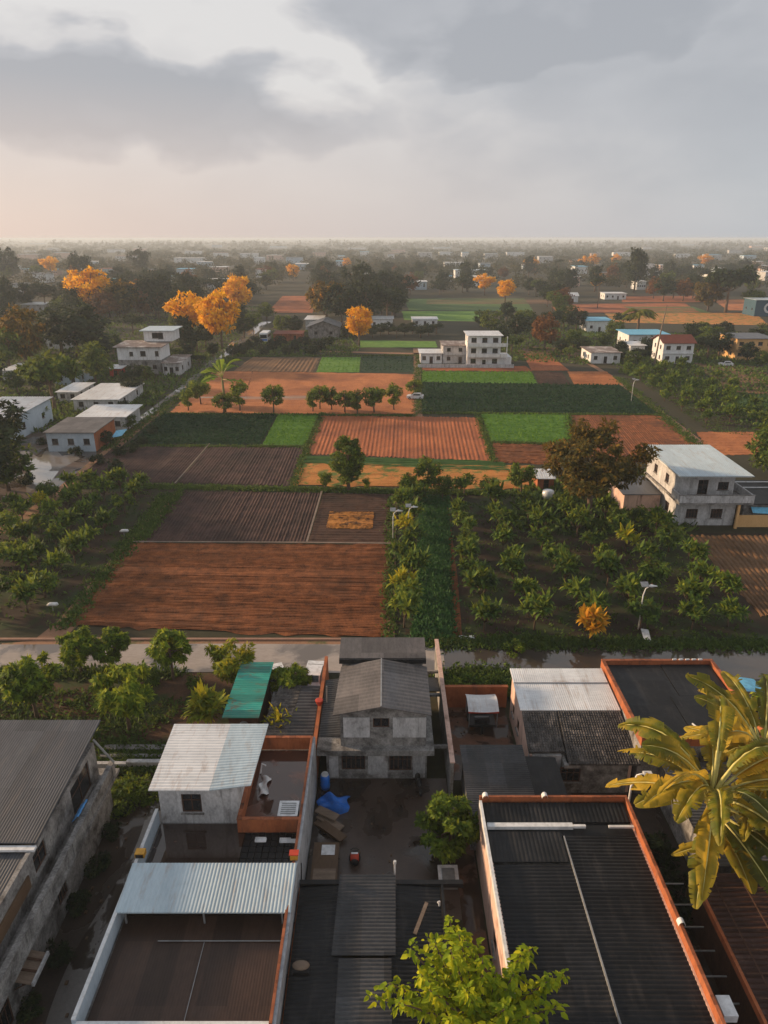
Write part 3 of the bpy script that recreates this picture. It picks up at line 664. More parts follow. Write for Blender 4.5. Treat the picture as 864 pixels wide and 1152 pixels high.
tufts('garden_grass', [([(-100, 850), (110, 858), (230, 790), (-60, 765)], None, 1500), ([(110, 860), (180, 860), (200, 840), (120, 830)], None, 500),
      ([(122, 870), (184, 870), (200, 852), (130, 852)], None, 700)], LF_GRASS, .36, 5, 4)
tufts('rough_grass', [([(-40, 500), (150, 470), (262, 392), (-40, 392)], None, 3000), ([(-40, 392), (262, 392), (300, 345), (-40, 345)], None, 3500), ([(560, 405), (700, 412), (700, 365), (560, 365)], None, 1600),
      ([(700, 420), (900, 500), (900, 375), (700, 375)], None, 3200), ([(560, 596), (780, 600), (760, 530), (600, 545)], None, 900), ([(262, 402), (400, 400), (400, 372), (300, 372)], None, 900)], LF_GRASS, 1.0, 9, 4)
# ---------------------------------------------------------------- building helpers
def wallpiece(mb, ax, c, th, a0, a1, z0, z1, ops):
    """a wall running along ax ('x' or 'y') between c and c+th, with real openings (centre, sill z, width, height)"""
    us = sorted({a0, a1, *[min(max(o[0]-o[2]/2, a0), a1) for o in ops], *[min(max(o[0]+o[2]/2, a0), a1) for o in ops]})
    zs = sorted({z0, z1, *[o[1] for o in ops], *[o[1]+o[3] for o in ops]})
    zs = [z for z in zs if z0 <= z <= z1]
    for i in range(len(us)-1):
        run = None
        for j in range(len(zs)-1):
            um, zm = (us[i]+us[i+1])/2, (zs[j]+zs[j+1])/2
            if any(abs(um-o[0]) < o[2]/2 and o[1] < zm < o[1]+o[3] for o in ops): continue
            if ax == 'x': mb.box(us[i], us[i+1], c, c+th, zs[j], zs[j+1])
            else: mb.box(c, c+th, us[i], us[i+1], zs[j], zs[j+1])
def window(root, ax, c, out, cu, z0, w_, h_, fm=None, bars=2, name='window', pane=None, th=.22):
    """frame set in the reveal; out = -1/+1 direction the wall faces along its normal; c = outer wall face"""
    fm = fm or WOODD
    d = .09; f = .07; mb = MB(); pn = MB(); a, b_ = cu-w_/2, cu+w_/2; ci = c - out*.06; cj = ci - out*d
    lo, hi = min(ci, cj), max(ci, cj)
    def bx(u0, u1, q0, q1, e=0):
        if ax == 'x': mb.box(u0, u1, lo+e, hi-e, q0, q1)
        else: mb.box(lo+e, hi-e, u0, u1, q0, q1)
    bx(a+.002, a+f, z0+.002, z0+h_-.002); bx(b_-f, b_-.002, z0+.002, z0+h_-.002); bx(a+f, b_-f, z0+.002, z0+f); bx(a+f, b_-f, z0+h_-f, z0+h_-.002)
    for k in range(bars): u = a+(b_-a)*(k+1)/(bars+1); bx(u-.025, u+.025, z0+f, z0+h_-f, .01)
    if h_ > 1.1: bx(a+f, b_-f, z0+h_*.62, z0+h_*.62+.05, .015)
    fr = mesh(name, mb, fm, root)
    cm = (lo+hi)/2
    if ax == 'x': pn.box(a+f, b_-f, cm-.012, cm+.012, z0+f, z0+h_-f)
    else: pn.box(cm-.012, cm+.012, a+f, b_-f, z0+f, z0+h_-f)
    mesh('pane', pn, pane or GLASS, fr)
    sl = MB()
    if ax == 'x': sl.box(a-.1, b_+.1, min(c-out*.02, c+out*.09), max(c-out*.02, c+out*.09), z0-.10, z0-.003)
    else: sl.box(min(c-out*.02, c+out*.09), max(c-out*.02, c+out*.09), a-.1, b_+.1, z0-.10, z0-.003)
    mesh('sill', sl, CONC, fr)
    return fr
def shell(root, x0, x1, y0, y1, z0, z1, m, fo=(), lo=(), ro=(), th=.22, name='wall', bars=2, fm=None, wname='window', floor=None, win=True):
    mb = MB()
    wallpiece(mb, 'x', y0, th, x0, x1, z0, z1, fo); wallpiece(mb, 'x', y1-th, th, x0, x1, z0, z1, ())
    wallpiece(mb, 'y', x0, th, y0+th, y1-th, z0, z1, lo); wallpiece(mb, 'y', x1-th, th, y0+th, y1-th, z0, z1, ro)
    wl = mesh(name, mb, m, root)
    if win:
        for o in fo: window(root, 'x', y0, -1, *o[:4], bars=bars, fm=fm, name=o[4] if len(o) > 4 else wname)
        for o in lo: window(root, 'y', x0, -1, *o[:4], bars=bars, fm=fm, name=o[4] if len(o) > 4 else wname)
        for o in ro: window(root, 'y', x1, 1, *o[:4], bars=bars, fm=fm, name=o[4] if len(o) > 4 else wname)
    if floor is not None:
        fb = MB().box(x0+th+.002, x1-th-.002, y0+th+.002, y1-th-.002, floor-.15, floor); mesh('floor', fb, CONC, root)
    return wl
def corr(root, P, n, m, ribs='v', amp=.035, name='roof', t=.06, sub=6, wav=0.0, seed=0):
    """profiled metal sheet over four 3D corners (near-left, near-right, far-right, far-left)"""
    P = [np.array(p, float) for p in P]; rs = np.random.RandomState(seed); mb = MB(); na = n*sub; nc = 10
    lap = rs.uniform(-1, 1, (nc+1,))*wav
    prof = {6: [-1, -1, .2, 1, 1, .2], 4: [-1, 0, 1, 0], 5: [-1, -1, -1, 1, 1]}[sub]
    def fn(u, v):
        a, c = (u, v) if ribs == 'v' else (v, u)
        p = lerpq(P, u, v); i = int(round(a*na)); return (p[0], p[1], p[2]+amp*prof[i % sub]+lap[int(round(c*nc))])
    mb.grid(fn, na, nc) if ribs == 'v' else mb.grid(fn, nc, na)
    lowp = [p-np.array([0, 0, amp+t]) for p in P]; inn = [p-np.array([0, 0, amp*.9]) for p in P]
    mb.quad(*reversed(lowp))
    for i in range(4): j = (i+1) % 4; mb.quad(lowp[i], lowp[j], inn[j], inn[i])
    return mesh(name, mb, m, root)
def parapet(root, x0, x1, y0, y1, z0, z1, th, m, sides='nfrl', name='parapet', cap=None, capm=None):
    mb = MB(); cb = MB(); o = .02
    if 'n' in sides: mb.box(x0, x1, y0, y0+th, z0, z1); cb.box(x0-o, x1+o, y0-o, y0+th+o, z1+.002, z1+(cap or 0))
    if 'f' in sides: mb.box(x0, x1, y1-th, y1, z0, z1); cb.box(x0-o, x1+o, y1-th-o, y1+o, z1+.002, z1+(cap or 0))
    if 'l' in sides: mb.box(x0, x0+th, y0+th, y1-th, z0, z1); cb.box(x0-o, x0+th+o, y0+th+o, y1-th-o, z1+.002, z1+(cap or 0))
    if 'r' in sides: mb.box(x1-th, x1, y0+th, y1-th, z0, z1); cb.box(x1-th-o, x1+o, y0+th+o, y1-th-o, z1+.002, z1+(cap or 0))
    p = mesh(name, mb, m, root)
    if cap: mesh('coping', cb, capm or m, p)
    return p
def slab(root, x0, x1, y0, y1, z0, z1, m, name='roof_slab'): return mesh(name, MB().box(x0, x1, y0, y1, z0, z1), m, root)
def Xp(px, py, z): return W(px, py, z)[0]

WHITEW2 = surf('streaked_grey_paint', (.16, .17, .19), (.50, .52, .55), 1.2, (1, .5, .5), .85, .2, 6, stain=(.10, .10, .10), stain_scale=.7, stain_t=(.55, .72))
# ================================================================ village in the foreground
# --- big house at the lower left, roof of blue-grey sheets, open gallery on its right side
A = thing('gallery_house', 'weathered grey two-storey house under a wide blue-grey metal roof at the lower left', 'house', (-22, 30, 0))
ax1 = -17.6; yf, yn = 36.3, 15
shell(A, -29, ax1, yn, yf, 0, 3.2, CONC, ro=[(22.2, .2, 1.6, 2.1, 'door'), (24.6, .9, 1.2, 1.3), (28.9, 1.0, 1.1, 1.1), (18.6, .8, 1.3, 1.3)], bars=3)
mesh('floor_slab', MB().box(-29, -16.9, yn, yf+.2, 3.202, 3.42), CONC, A)
shell(A, -29, -17.95, yn, yf-.4, 3.422, 5.9, CONC, ro=[(33.5, 3.6, 2.6, 1.9, 'door'), (28.2, 4.3, 1.3, 1.2), (23.2, 4.2, 1.4, 1.3)], bars=1)
pb = MB()
for a_, b_ in ((yn, 24.2), (24.6, 29.6), (30.0, 35.6)): pb.box(-17.15, -16.98, a_, b_, 3.422, 4.3)
for y in (24.4, 29.8, 35.8): pb.box(-17.2, -16.93, y-.2, y+.2, 3.422, 4.36)
mesh('gallery_parapet', pb, CONC, A)
mesh('parapet_coping', MB().box(-17.22, -16.90, yn, 36.05, 4.362, 4.42), CONC, A)
for y in (35.9,): mesh('post', MB().tube([(-16.9, y, 4.4), (-17.9, y-.1, 6.2)], .07, 6), GMET, A)
corr(A, [(-30, 27.9, 6.1), (-17.8, 27.9, 6.1), (-17.8, 37.0, 6.75), (-30, 37.0, 6.75)], 80, ROOF_A, 'v', .007)
corr(A, [(-30, 14.5, 5.2), (-18.2, 14.5, 5.2), (-18.2, 27.6, 5.75), (-30, 27.6, 5.75)], 76, ROOF_A, 'v', .007)
mesh('roof_edge_trim', MB().box(-30, -17.8, 27.55, 27.85, 5.84, 5.98), WMET, A)
mesh('roof_edge_trim', MB().slab((-18.1, 14.5, 5.3), (-18.0, 14.5, 5.3), (-18.0, 27.6, 5.84), (-18.1, 27.6, 5.84), .16), WMET, A)
mesh('wall_panel', MB().box(-17.94, -17.84, 15.2, 26.8, 4.35, 5.1), BOARD, A)
single('hanging_cloth', 'light blue cloth hung over the gallery parapet of the grey house', 'cloth',
       MB().grid(lambda u, v: (-16.93+.10*math.sin(v*5)-.7*(1-v)*.8+.7*(v-1)*0, 30.9+1.3*u, 4.47+.42*math.sin(min(v*1.4, 1)*1.6)+.03*math.sin(u*20)-.0), 10, 6), BLUEC)
aw = thing('door_awning', 'small board awning propped over a doorway of the grey gallery house', 'awning', (-17.7, 24.2, 2.1))
mesh('board', MB().slab((-18.15, 23.4, 2.35), (-16.6, 23.3, 2.15), (-16.6, 24.9, 2.15), (-18.15, 25.0, 2.4), .07), WOOD, aw)
mesh('batten', MB().slab((-18.1, 23.9, 2.42), (-16.6, 23.85, 2.22), (-16.6, 23.95, 2.22), (-18.1, 24.0, 2.42), .05).slab((-18.1, 24.5, 2.44), (-16.6, 24.4, 2.22), (-16.6, 24.5, 2.22), (-18.1, 24.6, 2.44), .05), WOODD, aw)
mesh('edge_board', MB().box(-16.62, -16.50, 23.28, 24.92, 2.02, 2.24), RENDER_W, aw)
for y in (23.45, 24.8): mesh('prop', MB().tube([(-18.15, y, 1.2), (-16.8, y, 2.1)], .035, 5), WOODD, aw)
struct('alley_ground', MB().box(-18.2, -13.35, 10, 37.5, -.2, .02), ALLEY)
struct('wet_alley_path', MB().grid(lambda u, v: (-15.8+.5*math.sin(v*9)*(1-u)+2.3*u, 12+25*v, .035+.0*u), 2, 24), surf('wet_alley_concrete', (.085, .075, .068), (.17, .155, .145), .5, (1, 1, 1), .35, .2, 6, wet=(.045, .036, .03), wet_scale=.35, wet_t=(.55, .58), spec=1.0))
# --- low walls between garden and alley
single('low_garden_wall', 'low grey kerb wall at the near edge of the left garden', 'wall', MB().box(-18.2, -12.4, 40.4, 40.75, 0, .55).box(-22.5, -18.2, 40.4, 40.7, 0, .4), RENDER_W)
single('drain_channel', 'narrow concrete drain running in front of the left garden', 'drain', MB().box(-20.5, -11.8, 42.2, 42.7, 0, .22).box(-20.5, -11.8, 41.4, 41.7, 0, .22), CONC)
# --- flat roofed house with white wall, rooftop room and red terrace
B = thing('flat_roofed_house', 'flat-roofed house with a long white parapet, rooftop room and wet terraces, left of the courtyard', 'house', (-9, 30, 0))
bx0, bx1, by0, by1 = -13.3, -4.6, 20.3, 38.9
shell(B, bx0, bx1, by0, by1, 0, 2.9, CONC)
parapet(B, bx0, bx1, by0, 32.6, 2.902, 3.95, .14, BLUEW, 'l', 'white_parapet', .05, WHITEW)
mesh('front_parapet', MB().box(bx0, bx1-.27, by0, by0+.26, 2.902, 3.75), WHITEW, B)
rp = mesh('party_wall', MB().box(bx1-.26, bx1+.02, by0-.02, by1, 2.902, 3.95).box(bx1+.003, bx1+.02, by0, by1, 0, 2.9), WHITEW2, B)
mesh('coping', MB().box(bx1-.28, bx1-.14, by0, by1, 3.952, 4.02), BRICK, rp)
corr(B, [(bx0+.28, by0+.3, 3.0), (bx1-.28, by0+.3, 3.0), (bx1-.28, 26.2, 3.06), (bx0+.28, 26.2, 3.06)], 60, ROOF_BR, 'v', .0025, 'brown_roof_deck')
mesh('roof_seam', MB().slab((-11.0, 24.75, 3.13), (bx1-.3, 24.75, 3.13), (bx1-.3, 24.79, 3.13), (-11.0, 24.79, 3.13), .03), GMET, B)
mesh('roof_seam', MB().slab((-8.74, by0+.3, 3.12), (-8.71, by0+.3, 3.12), (-8.71, 24.7, 3.12), (-8.74, 24.7, 3.12), .03), GMET, B)
slab(B, bx0+.28, bx1-.28, 26.3, 28.0, 2.902, 2.98, ROOF_BR, 'deck_strip')
corr(B, [(bx0+.02, 25.6, 4.0), (bx1+.0, 25.6, 4.0), (bx1+.0, 28.4, 4.2), (bx0+.02, 28.4, 4.2)], 48, ROOF_B, 'v', .010, 'pale_blue_canopy')
for x in (bx0+.4, -9, bx1-.5):
    for y in (25.75, 28.2): mesh('canopy_post', MB().box(x, x+.08, y, y+.08, 2.99, 3.98+(y-25.6)*.06), GMET, B)
slab(B, bx0+.28, -8.0, 28.05, 32.3, 2.902, 3.0, TERR2, 'wet_terrace')
tg = MB()
for i in range(8):
    for j in range(9): tg.box(-7.95+i*.39, -7.95+i*.39+.35, 28.1+j*.42, 28.1+j*.42+.38, 2.902, 3.04+.01*((i*7+j*3) % 3))
mesh('black_roof_tiles', tg, ROOF_K, B)
# rooftop room
rm = mesh('rooftop_room', (lambda mb: (wallpiece(mb, 'x', 32.4, .2, -13.0, -8.42, 2.902, 5.75, [(-11.15, 3.75, 1.15, 1.35)]),
      wallpiece(mb, 'x', 37.0, .2, -13.0, -8.42, 2.902, 5.75, ()), wallpiece(mb, 'y', -13.0, .2, 32.6, 37.0, 2.902, 5.75, ()), wallpiece(mb, 'y', -8.62, .2, 32.6, 37.0, 2.902, 5.75, ()), mb)[-1])(MB()), RENDER_W, B)
window(rm, 'x', 32.4, -1, -11.15, 3.75, 1.15, 1.35, bars=1)
corr(rm, [(-13.35, 31.9, 5.85), (-9.9, 31.9, 5.85), (-9.75, 37.4, 6.15), (-13.35, 37.4, 6.15)], 24, ROOF_W, 'u', .010, 'roof')
corr(rm, [(-9.9, 31.9, 5.86), (-7.6, 32.3, 5.86), (-7.35, 37.4, 6.16), (-9.75, 37.4, 6.16)], 24, ROOF_B, 'u', .010, 'roof')
# red terrace box
slab(B, -8.4, bx1-.27, 32.0, by1-.25, 2.902, 3.05, TERR, 'red_wet_terrace')
parapet(B, -8.41, bx1-.27, 31.6, by1, 3.04, 3.98, .18, ORW, 'nfl', 'orange_parapet', .05, BRICK)
sp = thing('bent_metal_scrap', 'crumpled pale sheet and plastic by the rooftop room on the red terrace', 'scrap', (-7.4, 34.6, 3.05))
mesh('sheet', MB().grid(lambda u, v: (-7.7+.5*u+.1*math.sin(9*v), 34.4+1.6*v, 3.06+.35*abs(math.sin(2.5*u+v*4))*.7), 8, 12), WMET, sp)
mesh('pipe', MB().tube([(-7.9, 36.4, 3.1), (-7.8, 36.6, 3.7), (-7.5, 36.3, 3.8)], .05, 7), WMET, sp)
ac = thing('rooftop_box', 'white panelled box standing in the near corner of the red terrace', 'unit', (-5.55, 32.6, 3.05))
mesh('casing', MB().box(-6.1, -5.05, 32.0, 33.1, 3.052, 3.85), WMET, ac)
mesh('lid', MB().box(-6.16, -5.0, 31.96, 33.15, 3.852, 3.92), CAR_W, ac)
mesh('vent_slats', (lambda mb: [mb.box(-6.0, -5.15, 32.1+k*.16, 32.16+k*.16, 3.922, 3.95) for k in range(6)] and mb)(MB()), GMET, ac)
single('white_bowl', 'small white bowl left at the foot of the orange parapet', 'bowl', MB().tube([(-8.0, 32.2, 3.055), (-8.0, 32.2, 3.10), (-8.0, 32.2, 3.22)], [.16, .22, .30], 14), CAR_W)
for x, y, lb in ((-7.0, 31.0, 'small white tray on the black roof tiles, the left one'), (-5.6, 30.95, 'longer white tray on the black roof tiles beside the party wall')):
    t_ = thing('white_tray', lb, 'tray', (x, y, 3.06)); mesh('base', MB().box(x-.32, x+.32+(.25 if x > -6 else 0), y-.14, y+.14, 3.065, 3.10), WMET, t_)
    mesh('rim', MB().box(x-.32, x-.28, y-.14, y+.14, 3.102, 3.18).box(x-.279, x+.30, y+.11, y+.14, 3.102, 3.18), WMET, t_)
yc = thing('yellow_lantern', 'small yellow and black box lamp on the white parapet', 'lamp', (-13.15, 29.1, 3.97))
mesh('casing', MB().box(-13.35, -12.85, 28.9, 29.3, 3.975, 4.28), YEL, yc); mesh('grille', MB().box(-13.30, -12.90, 28.86, 28.898, 4.02, 4.22), DARKM, yc)
yc = thing('orange_lantern', 'small orange box lamp where the pale blue canopy meets the party wall', 'lamp', (-4.9, 28.7, 4.05))
mesh('casing', MB().box(-5.0, -4.6, 28.7, 29.0, 4.045, 4.4), YEL, yc); mesh('cap', MB().box(-5.05, -4.55, 28.66, 29.04, 4.402, 4.45), REDM, yc)
# cables and holes on the party wall
for y, h_, lb in ((29.6, 2.9, 'black cable sagging down the party wall, farthest of three'), (26.2, 2.6, 'black cable sagging down the party wall, middle one of three'), (23.4, 2.7, 'black cable sagging down the party wall, nearest of three')):
    single('wall_cable', lb, 'cable', MB().tube([(bx1+.04, y, h_), (bx1+.05, y-.3, h_-.8), (bx1+.05, y-.5, h_-1.5)], .035, 5), DARKM, 'cables on the party wall')
# --- sheds behind it
S1 = thing('green_shed', 'shed with a teal-green metal roof among the garden trees', 'shed', (-10.3, 45.6, 0))
shell(S1, -11.3, -9.2, 42.8, 48.6, 0, 2.75, WOODD)
corr(S1, [(-11.65, 42.4, 2.85), (-9.0, 42.4, 2.85), (-8.9, 49.2, 3.1), (-11.5, 49.2, 3.1)], 30, ROOF_TEAL, 'u', .015)
mesh('fan_housing', MB().tube([(-10.2, 42.78, 1.9), (-10.2, 42.66, 1.9)], [.34, .30], 16), GMET, S1)
S2 = thing('grey_shed', 'low shed with overlapping grey sheets beside the brown garden wall', 'shed', (-7, 43.5, 0))
shell(S2, -8.6, -5.2, 40.2, 46.6, 0, 2.1, CONC)
corr(S2, [(-9.0, 39.9, 2.2), (-7.0, 39.9, 2.2), (-6.4, 46.9, 2.5), (-8.1, 46.9, 2.5)], 18, ROOF_T, 'u', .03)
corr(S2, [(-6.95, 40.3, 2.28), (-5.0, 40.3, 2.28), (-4.95, 46.7, 2.6), (-6.35, 46.7, 2.6)], 18, ROOF_G, 'u', .03)
single('brown_garden_wall', 'thin brown rendered wall running from the street to the central house', 'wall', MB().box(-4.85, -4.6, 38.95, 50.2, 0, 3.0), ORW)
for x, y, z, lb in ((-4.95, 43.7, 3.0, 'red pot standing on the brown garden wall'), (-4.1, 39.6, 2.2, 'red basin on the lean-to beside the central house')):
    single('red_pot', lb, 'pot', MB().tube([(x+.2, y, z), (x+.2, y, z+.12), (x+.2, y, z+.4), (x+.2, y, z+.42)], [.16, .22, .3, .24], 12), REDM)
# --- central two-storey house
E = thing('central_house', 'two-storey blockwork house with a grey gabled roof in the middle of the village', 'house', (-.3, 44, 0))
ex0, ex1, ey0 = -3.95, 2.95, 39.4; ey1 = 44.9
ux0, ux1 = -2.95, 2.85
def fyo(l, t_, r, b_, Y):
    x0, z1 = FY(l, t_, Y); x1, z0 = FY(r, b_, Y); return ((x0+x1)/2, z0, x1-x0, z1-z0)
shell(E, ex0, ex1, ey0, ey1, 0, 2.3, CONC, fo=[fyo(384, 846.5, 411, 866, ey0), fyo(438, 848, 463, 867, ey0)], bars=4)
mesh('storey_ledge', MB().box(ex0-.6, ex1+.45, ey0-.42, ey1, 2.302, 2.72), CONC, E)
shell(E, ux0, ux1, ey0+.1, ey1, 2.722, 5.55, CONC, fo=[fyo(419.5, 808, 438, 818.5, ey0+.1)], bars=1)
# raised render panels on the upper front
for l, t_, r, b_ in ((386, 807, 416, 829), (442, 807, 479, 829)):
    cx, z0, w_, h_ = fyo(l, t_, r, b_, ey0+.1); mesh('render_panel', MB().box(cx-w_/2, cx+w_/2, ey0+.04, ey0+.098, z0, z0+h_), RENDER_W, E)
for l, t_, r, b_ in ((370, 850, 381, 874), (414, 850, 436, 874), (465, 850, 478, 874)):
    cx, z0, w_, h_ = fyo(l, t_, r, b_, ey0); mesh('render_panel', MB().box(cx-w_/2, cx+w_/2, ey0-.05, ey0-.003, z0, z0+h_), RENDER_W, E)
mesh('gable', MB().prism([(ux0, 5.552), (ux1, 5.552), (-.2, 6.1)], ey0+.1, ey0+.34), CONC, E)
mesh('gable', MB().prism([(ux0, 5.552), (ux1, 5.552), (-.2, 6.1)], ey1-.3, ey1), CONC, E)
corr(E, [(-3.4, ey0-.4, 5.6), (-.2, ey0-.4, 6.28), (-.2, 44.7, 6.28), (-3.15, 44.7, 5.62)], 14, ROOF_E, 'u', .01, seed=1)
corr(E, [(-.18, ey0-.4, 6.27), (3.15, ey0-.4, 5.62), (3.15, 44.7, 5.62), (-.18, 44.7, 6.27)], 14, ROOF_E, 'u', .01, seed=2)
mesh('ridge_cap', MB().box(-.24, -.14, ey0-.42, 44.7, 6.31, 6.34), GMET, E)
mesh('rear_roof', MB().slab((-3.3, 45.0, 6.15), (3.1, 45.0, 6.15), (3.1, 47.4, 6.45), (-3.3, 47.4, 6.45), .12), ROOF_E, E)
mesh('rear_roof_edge', MB().box(-3.3, 3.1, 44.85, 44.98, 5.75, 6.1), ROOF_K, E)
shell(E, -3.1, ux1, 45.0, 47.3, 0, 5.98, CONC)
corr(E, [(-4.55, 40.4, 2.76), (-2.98, 40.4, 2.9), (-2.98, 47.2, 2.95), (-4.55, 47.2, 2.76)], 26, ROOF_G, 'u', .02, 'side_lean_to_roof')
mesh('side_pipe', MB().tube([(-4.2, 44, 3.0), (-4.2, 44, 4.4)], .06, 6), GMET, E)
# side annex to the right with ledges
E2 = thing('yard_partition', 'tall thin concrete partition along the right side of the central house', 'wall', (4.5, 44, 0))
mesh('wall', MB().box(4.35, 4.55, 37.2, 52.4, 0, 3.2), CONC, E2); mesh('coping', MB().box(4.29, 4.61, 37.2, 52.4, 3.202, 3.28), PINKW, E2)
for y in (39.6, 45.5, 48.6): mesh('cross_beam', MB().box(2.97, 4.34, y, y+.2, 2.4, 2.6), CONC, E2)
single('passage_shelf', 'grey sheet laid over the passage beside the central house', 'sheet', MB().slab((3.0, 46.4, 2.3), (4.3, 46.4, 2.3), (4.3, 48.2, 2.3), (3.0, 48.2, 2.3), .08), ROOF_G)
# --- courtyard
struct('courtyard_ground', MB().box(-4.54, 4.3, 28.4, 39.39, -.1, .03), YARD)
struct('passage_ground', MB().box(4.32, 5.5, 15, 37, -.1, .028), PAVER)
bp_ = thing('long_brown_box', 'long low brown box with white papers on top along the party wall', 'box', (-3.5, 31.7, .03))
mesh('body', MB().box(-4.2, -2.75, 30.3, 33.1, .035, .62), BOARD, bp_); mesh('lid', MB().box(-4.24, -2.71, 30.25, 33.15, .622, .70), BOARD, bp_)
mesh('paper', MB().box(-3.75, -2.95, 32.2, 32.95, .702, .72), CAR_W, bp_); mesh('pale_board', MB().box(-4.1, -2.8, 30.35, 31.2, .702, .73), WOOD, bp_)
for k, (x0_, y0_, x1_, y1_) in enumerate(((-4.3, 35.5, -2.9, 34.2), (-4.2, 35.9, -2.7, 34.7), (-4.0, 35.1, -2.5, 33.8), (-4.35, 36.2, -3.0, 35.4))):
    d = Vector((x1_-x0_, y1_-y0_, 0)).normalized(); s = Vector((-d.y, d.x, 0))*.3; z = .12+.11*k
    single('timber_board', ['grey board at the bottom of the timber pile', 'grey board second from the bottom of the timber pile', 'board jutting out towards the court from the timber pile', 'topmost board of the timber pile by the blue tarpaulin'][k], 'board',
           MB().slab((x0_-s.x, y0_-s.y, z), (x0_+s.x, y0_+s.y, z), (x1_+s.x, y1_+s.y, z), (x1_-s.x, y1_-s.y, z), .1), WOOD if k % 2 else BOARD, 'boards of the timber pile')
single('blue_tarpaulin', 'crumpled bright blue tarpaulin heaped against the party wall of the courtyard', 'tarpaulin', MB().grid(
    lambda u, v: (-4.35+2.0*u+.1*math.sin(v*9), 36.2+1.4*v+.15*math.sin(u*7), .04+1.0*math.sin(math.pi*min(1, u*.9+.05))**.6*math.sin(math.pi*v)**.5*(.7+.16*math.sin(11*u+5*v)+.12*math.sin(13*v))), 18, 14), BLUEP)
br = thing('blue_barrel', 'upright blue barrel with a white lid by the foot of the central house', 'barrel', (-4.0, 38.5, 0))
mesh('body', MB().tube([(-4.0, 38.5, .03), (-4.0, 38.5, .35), (-4.0, 38.5, .4), (-4.0, 38.5, .8), (-4.0, 38.5, 1.15)], [.30, .33, .31, .33, .28], 16), BLUEP, br, True); mesh('lid', MB().tube([(-4.0, 38.5, 1.152), (-4.0, 38.5, 1.24)], [.26, .22], 14), CAR_W, br)
bg = thing('black_bag', 'plump black bag with a red and white printed panel on the wet courtyard', 'bag', (-1.75, 32.3, .03))
mesh('body', MB().ell((-1.75, 32.3, .36), (.36, .46, .36), 16, 10), DARKM, bg, True)
mesh('red_panel', MB().grid(lambda u, v: (-2.0+.5*u, 31.96+.4*v, .03+.36+.36*math.sqrt(max(.02, 1-((-.25+.5*u)/.36)**2-((-.34+.4*v)/.46)**2))+.015), 8, 6), REDM, bg)
mesh('handle', MB().tube([(-2.0, 32.6, .68), (-1.85, 32.55, .86), (-1.65, 32.55, .86), (-1.5, 32.6, .68)], .03, 6), DARKM, bg, True)
mesh('white_print', MB().box(-1.95, -1.55, 32.2, 32.32, .765, .79), CAR_W, bg)
wb = thing('white_crate', 'white lidded crate at the right edge of the wet courtyard', 'crate', (3.9, 31.0, .03))
mesh('body', MB().box(3.2, 4.25, 30.35, 31.5, .035, .55), GMET, wb); mesh('lid', MB().box(3.14, 4.31, 30.3, 31.55, .552, .63), CAR_W, wb); mesh('rim', MB().box(3.35, 4.1, 30.5, 31.3, .632, .67), GMET, wb)
# motorcycles
def motorbike(name, label, x, y, rz, m, fairing, g=None):
    r = thing(name, label, 'motorcycle', (x, y, .03), g)
    def T(mb): return mb
    O = Vector((x, y, .03)); c, s = 1, 0
    def P(a, b_, z): return (x+a, y+b_, .03+z)
    for b_ in (-.62, .62):
        tyre = MB(); n = 18
        tyre.grid(lambda u, v: P(.05*math.cos(2*math.pi*v), b_+(.24+.05*math.sin(2*math.pi*v))*math.cos(2*math.pi*u), .29+(.24+.05*math.sin(2*math.pi*v))*math.sin(2*math.pi*u)), n, 8)
        wh = mesh('wheel', tyre, TYRE, r, True); mesh('rim', MB().tube([P(-.03, b_, .29), P(.03, b_, .29)], .16, 12), GMET, wh)
    mesh('frame', MB().tube([P(0, .55, .85), P(0, .2, .45), P(0, -.3, .42), P(0, -.62, .29)], .06, 6).tube([P(0, .62, .29), P(0, .5, .95)], .035, 6), DARKM, r, True)
    mesh('body', MB().ell(P(0, -.1, .52), (.17, .42, .20), 12, 8).ell(P(0, .42, .66), (.20, .14, .30), 12, 8), m, r, True)
    mesh('seat', MB().ell(P(0, -.25, .76), (.15, .42, .09), 12, 7), DARKM, r, True)
    mesh('handlebar', MB().tube([P(-.34, .36, 1.02), P(-.1, .48, .98), P(.1, .48, .98), P(.34, .36, 1.02)], .025, 6), GMET, r, True)
    mesh('headlight', MB().ell(P(0, .56, .90), (.12, .09, .10), 10, 6), fairing, r, True)
    mesh('mudguard', MB().grid(lambda u, v: P(-.08+.16*u, .62+.32*math.cos(.3+2.2*v), .29+.33*math.sin(.3+2.2*v)), 2, 8), m, r)
    r.rotation_euler = (0, 0, rz); return r
motorbike('motorcycle', 'dark motorcycle parked against the front of the central house', 2.35, 38.4, R(8), DARKM, GMET)
# --- lower middle roof
G_ = thing('grey_roofed_workshop', 'long workshop with dark ribbed roofs and a raised middle panel at the bottom centre', 'workshop', (-.6, 22, 0))
shell(G_, -4.4, 3.15, 13, 28.3, 0, 2.6, CONC)
corr(G_, [(-4.45, 12.5, 2.85), (-2.0, 12.5, 3.0), (-2.0, 28.1, 3.0), (-4.45, 28.1, 2.85)], 70, ROOF_K, 'u', .022, seed=3)
corr(G_, [(.2, 12.5, 3.0), (2.95, 12.5, 2.85), (2.95, 28.1, 2.85), (.2, 28.1, 3.0)], 70, ROOF_K, 'u', .022, seed=4)
corr(G_, [(-2.5, 24.0, 3.2), (.55, 24.0, 3.2), (.62, 28.5, 3.3), (-2.35, 28.5, 3.3)], 22, ROOF_G, 'u', .022, 'raised_roof_panel', seed=5)
corr(G_, [(-2.15, 12.5, 3.08), (.35, 12.5, 3.08), (.35, 23.9, 3.12), (-2.15, 23.9, 3.12)], 56, ROOF_G, 'u', .022, 'middle_roof_panel', seed=6)
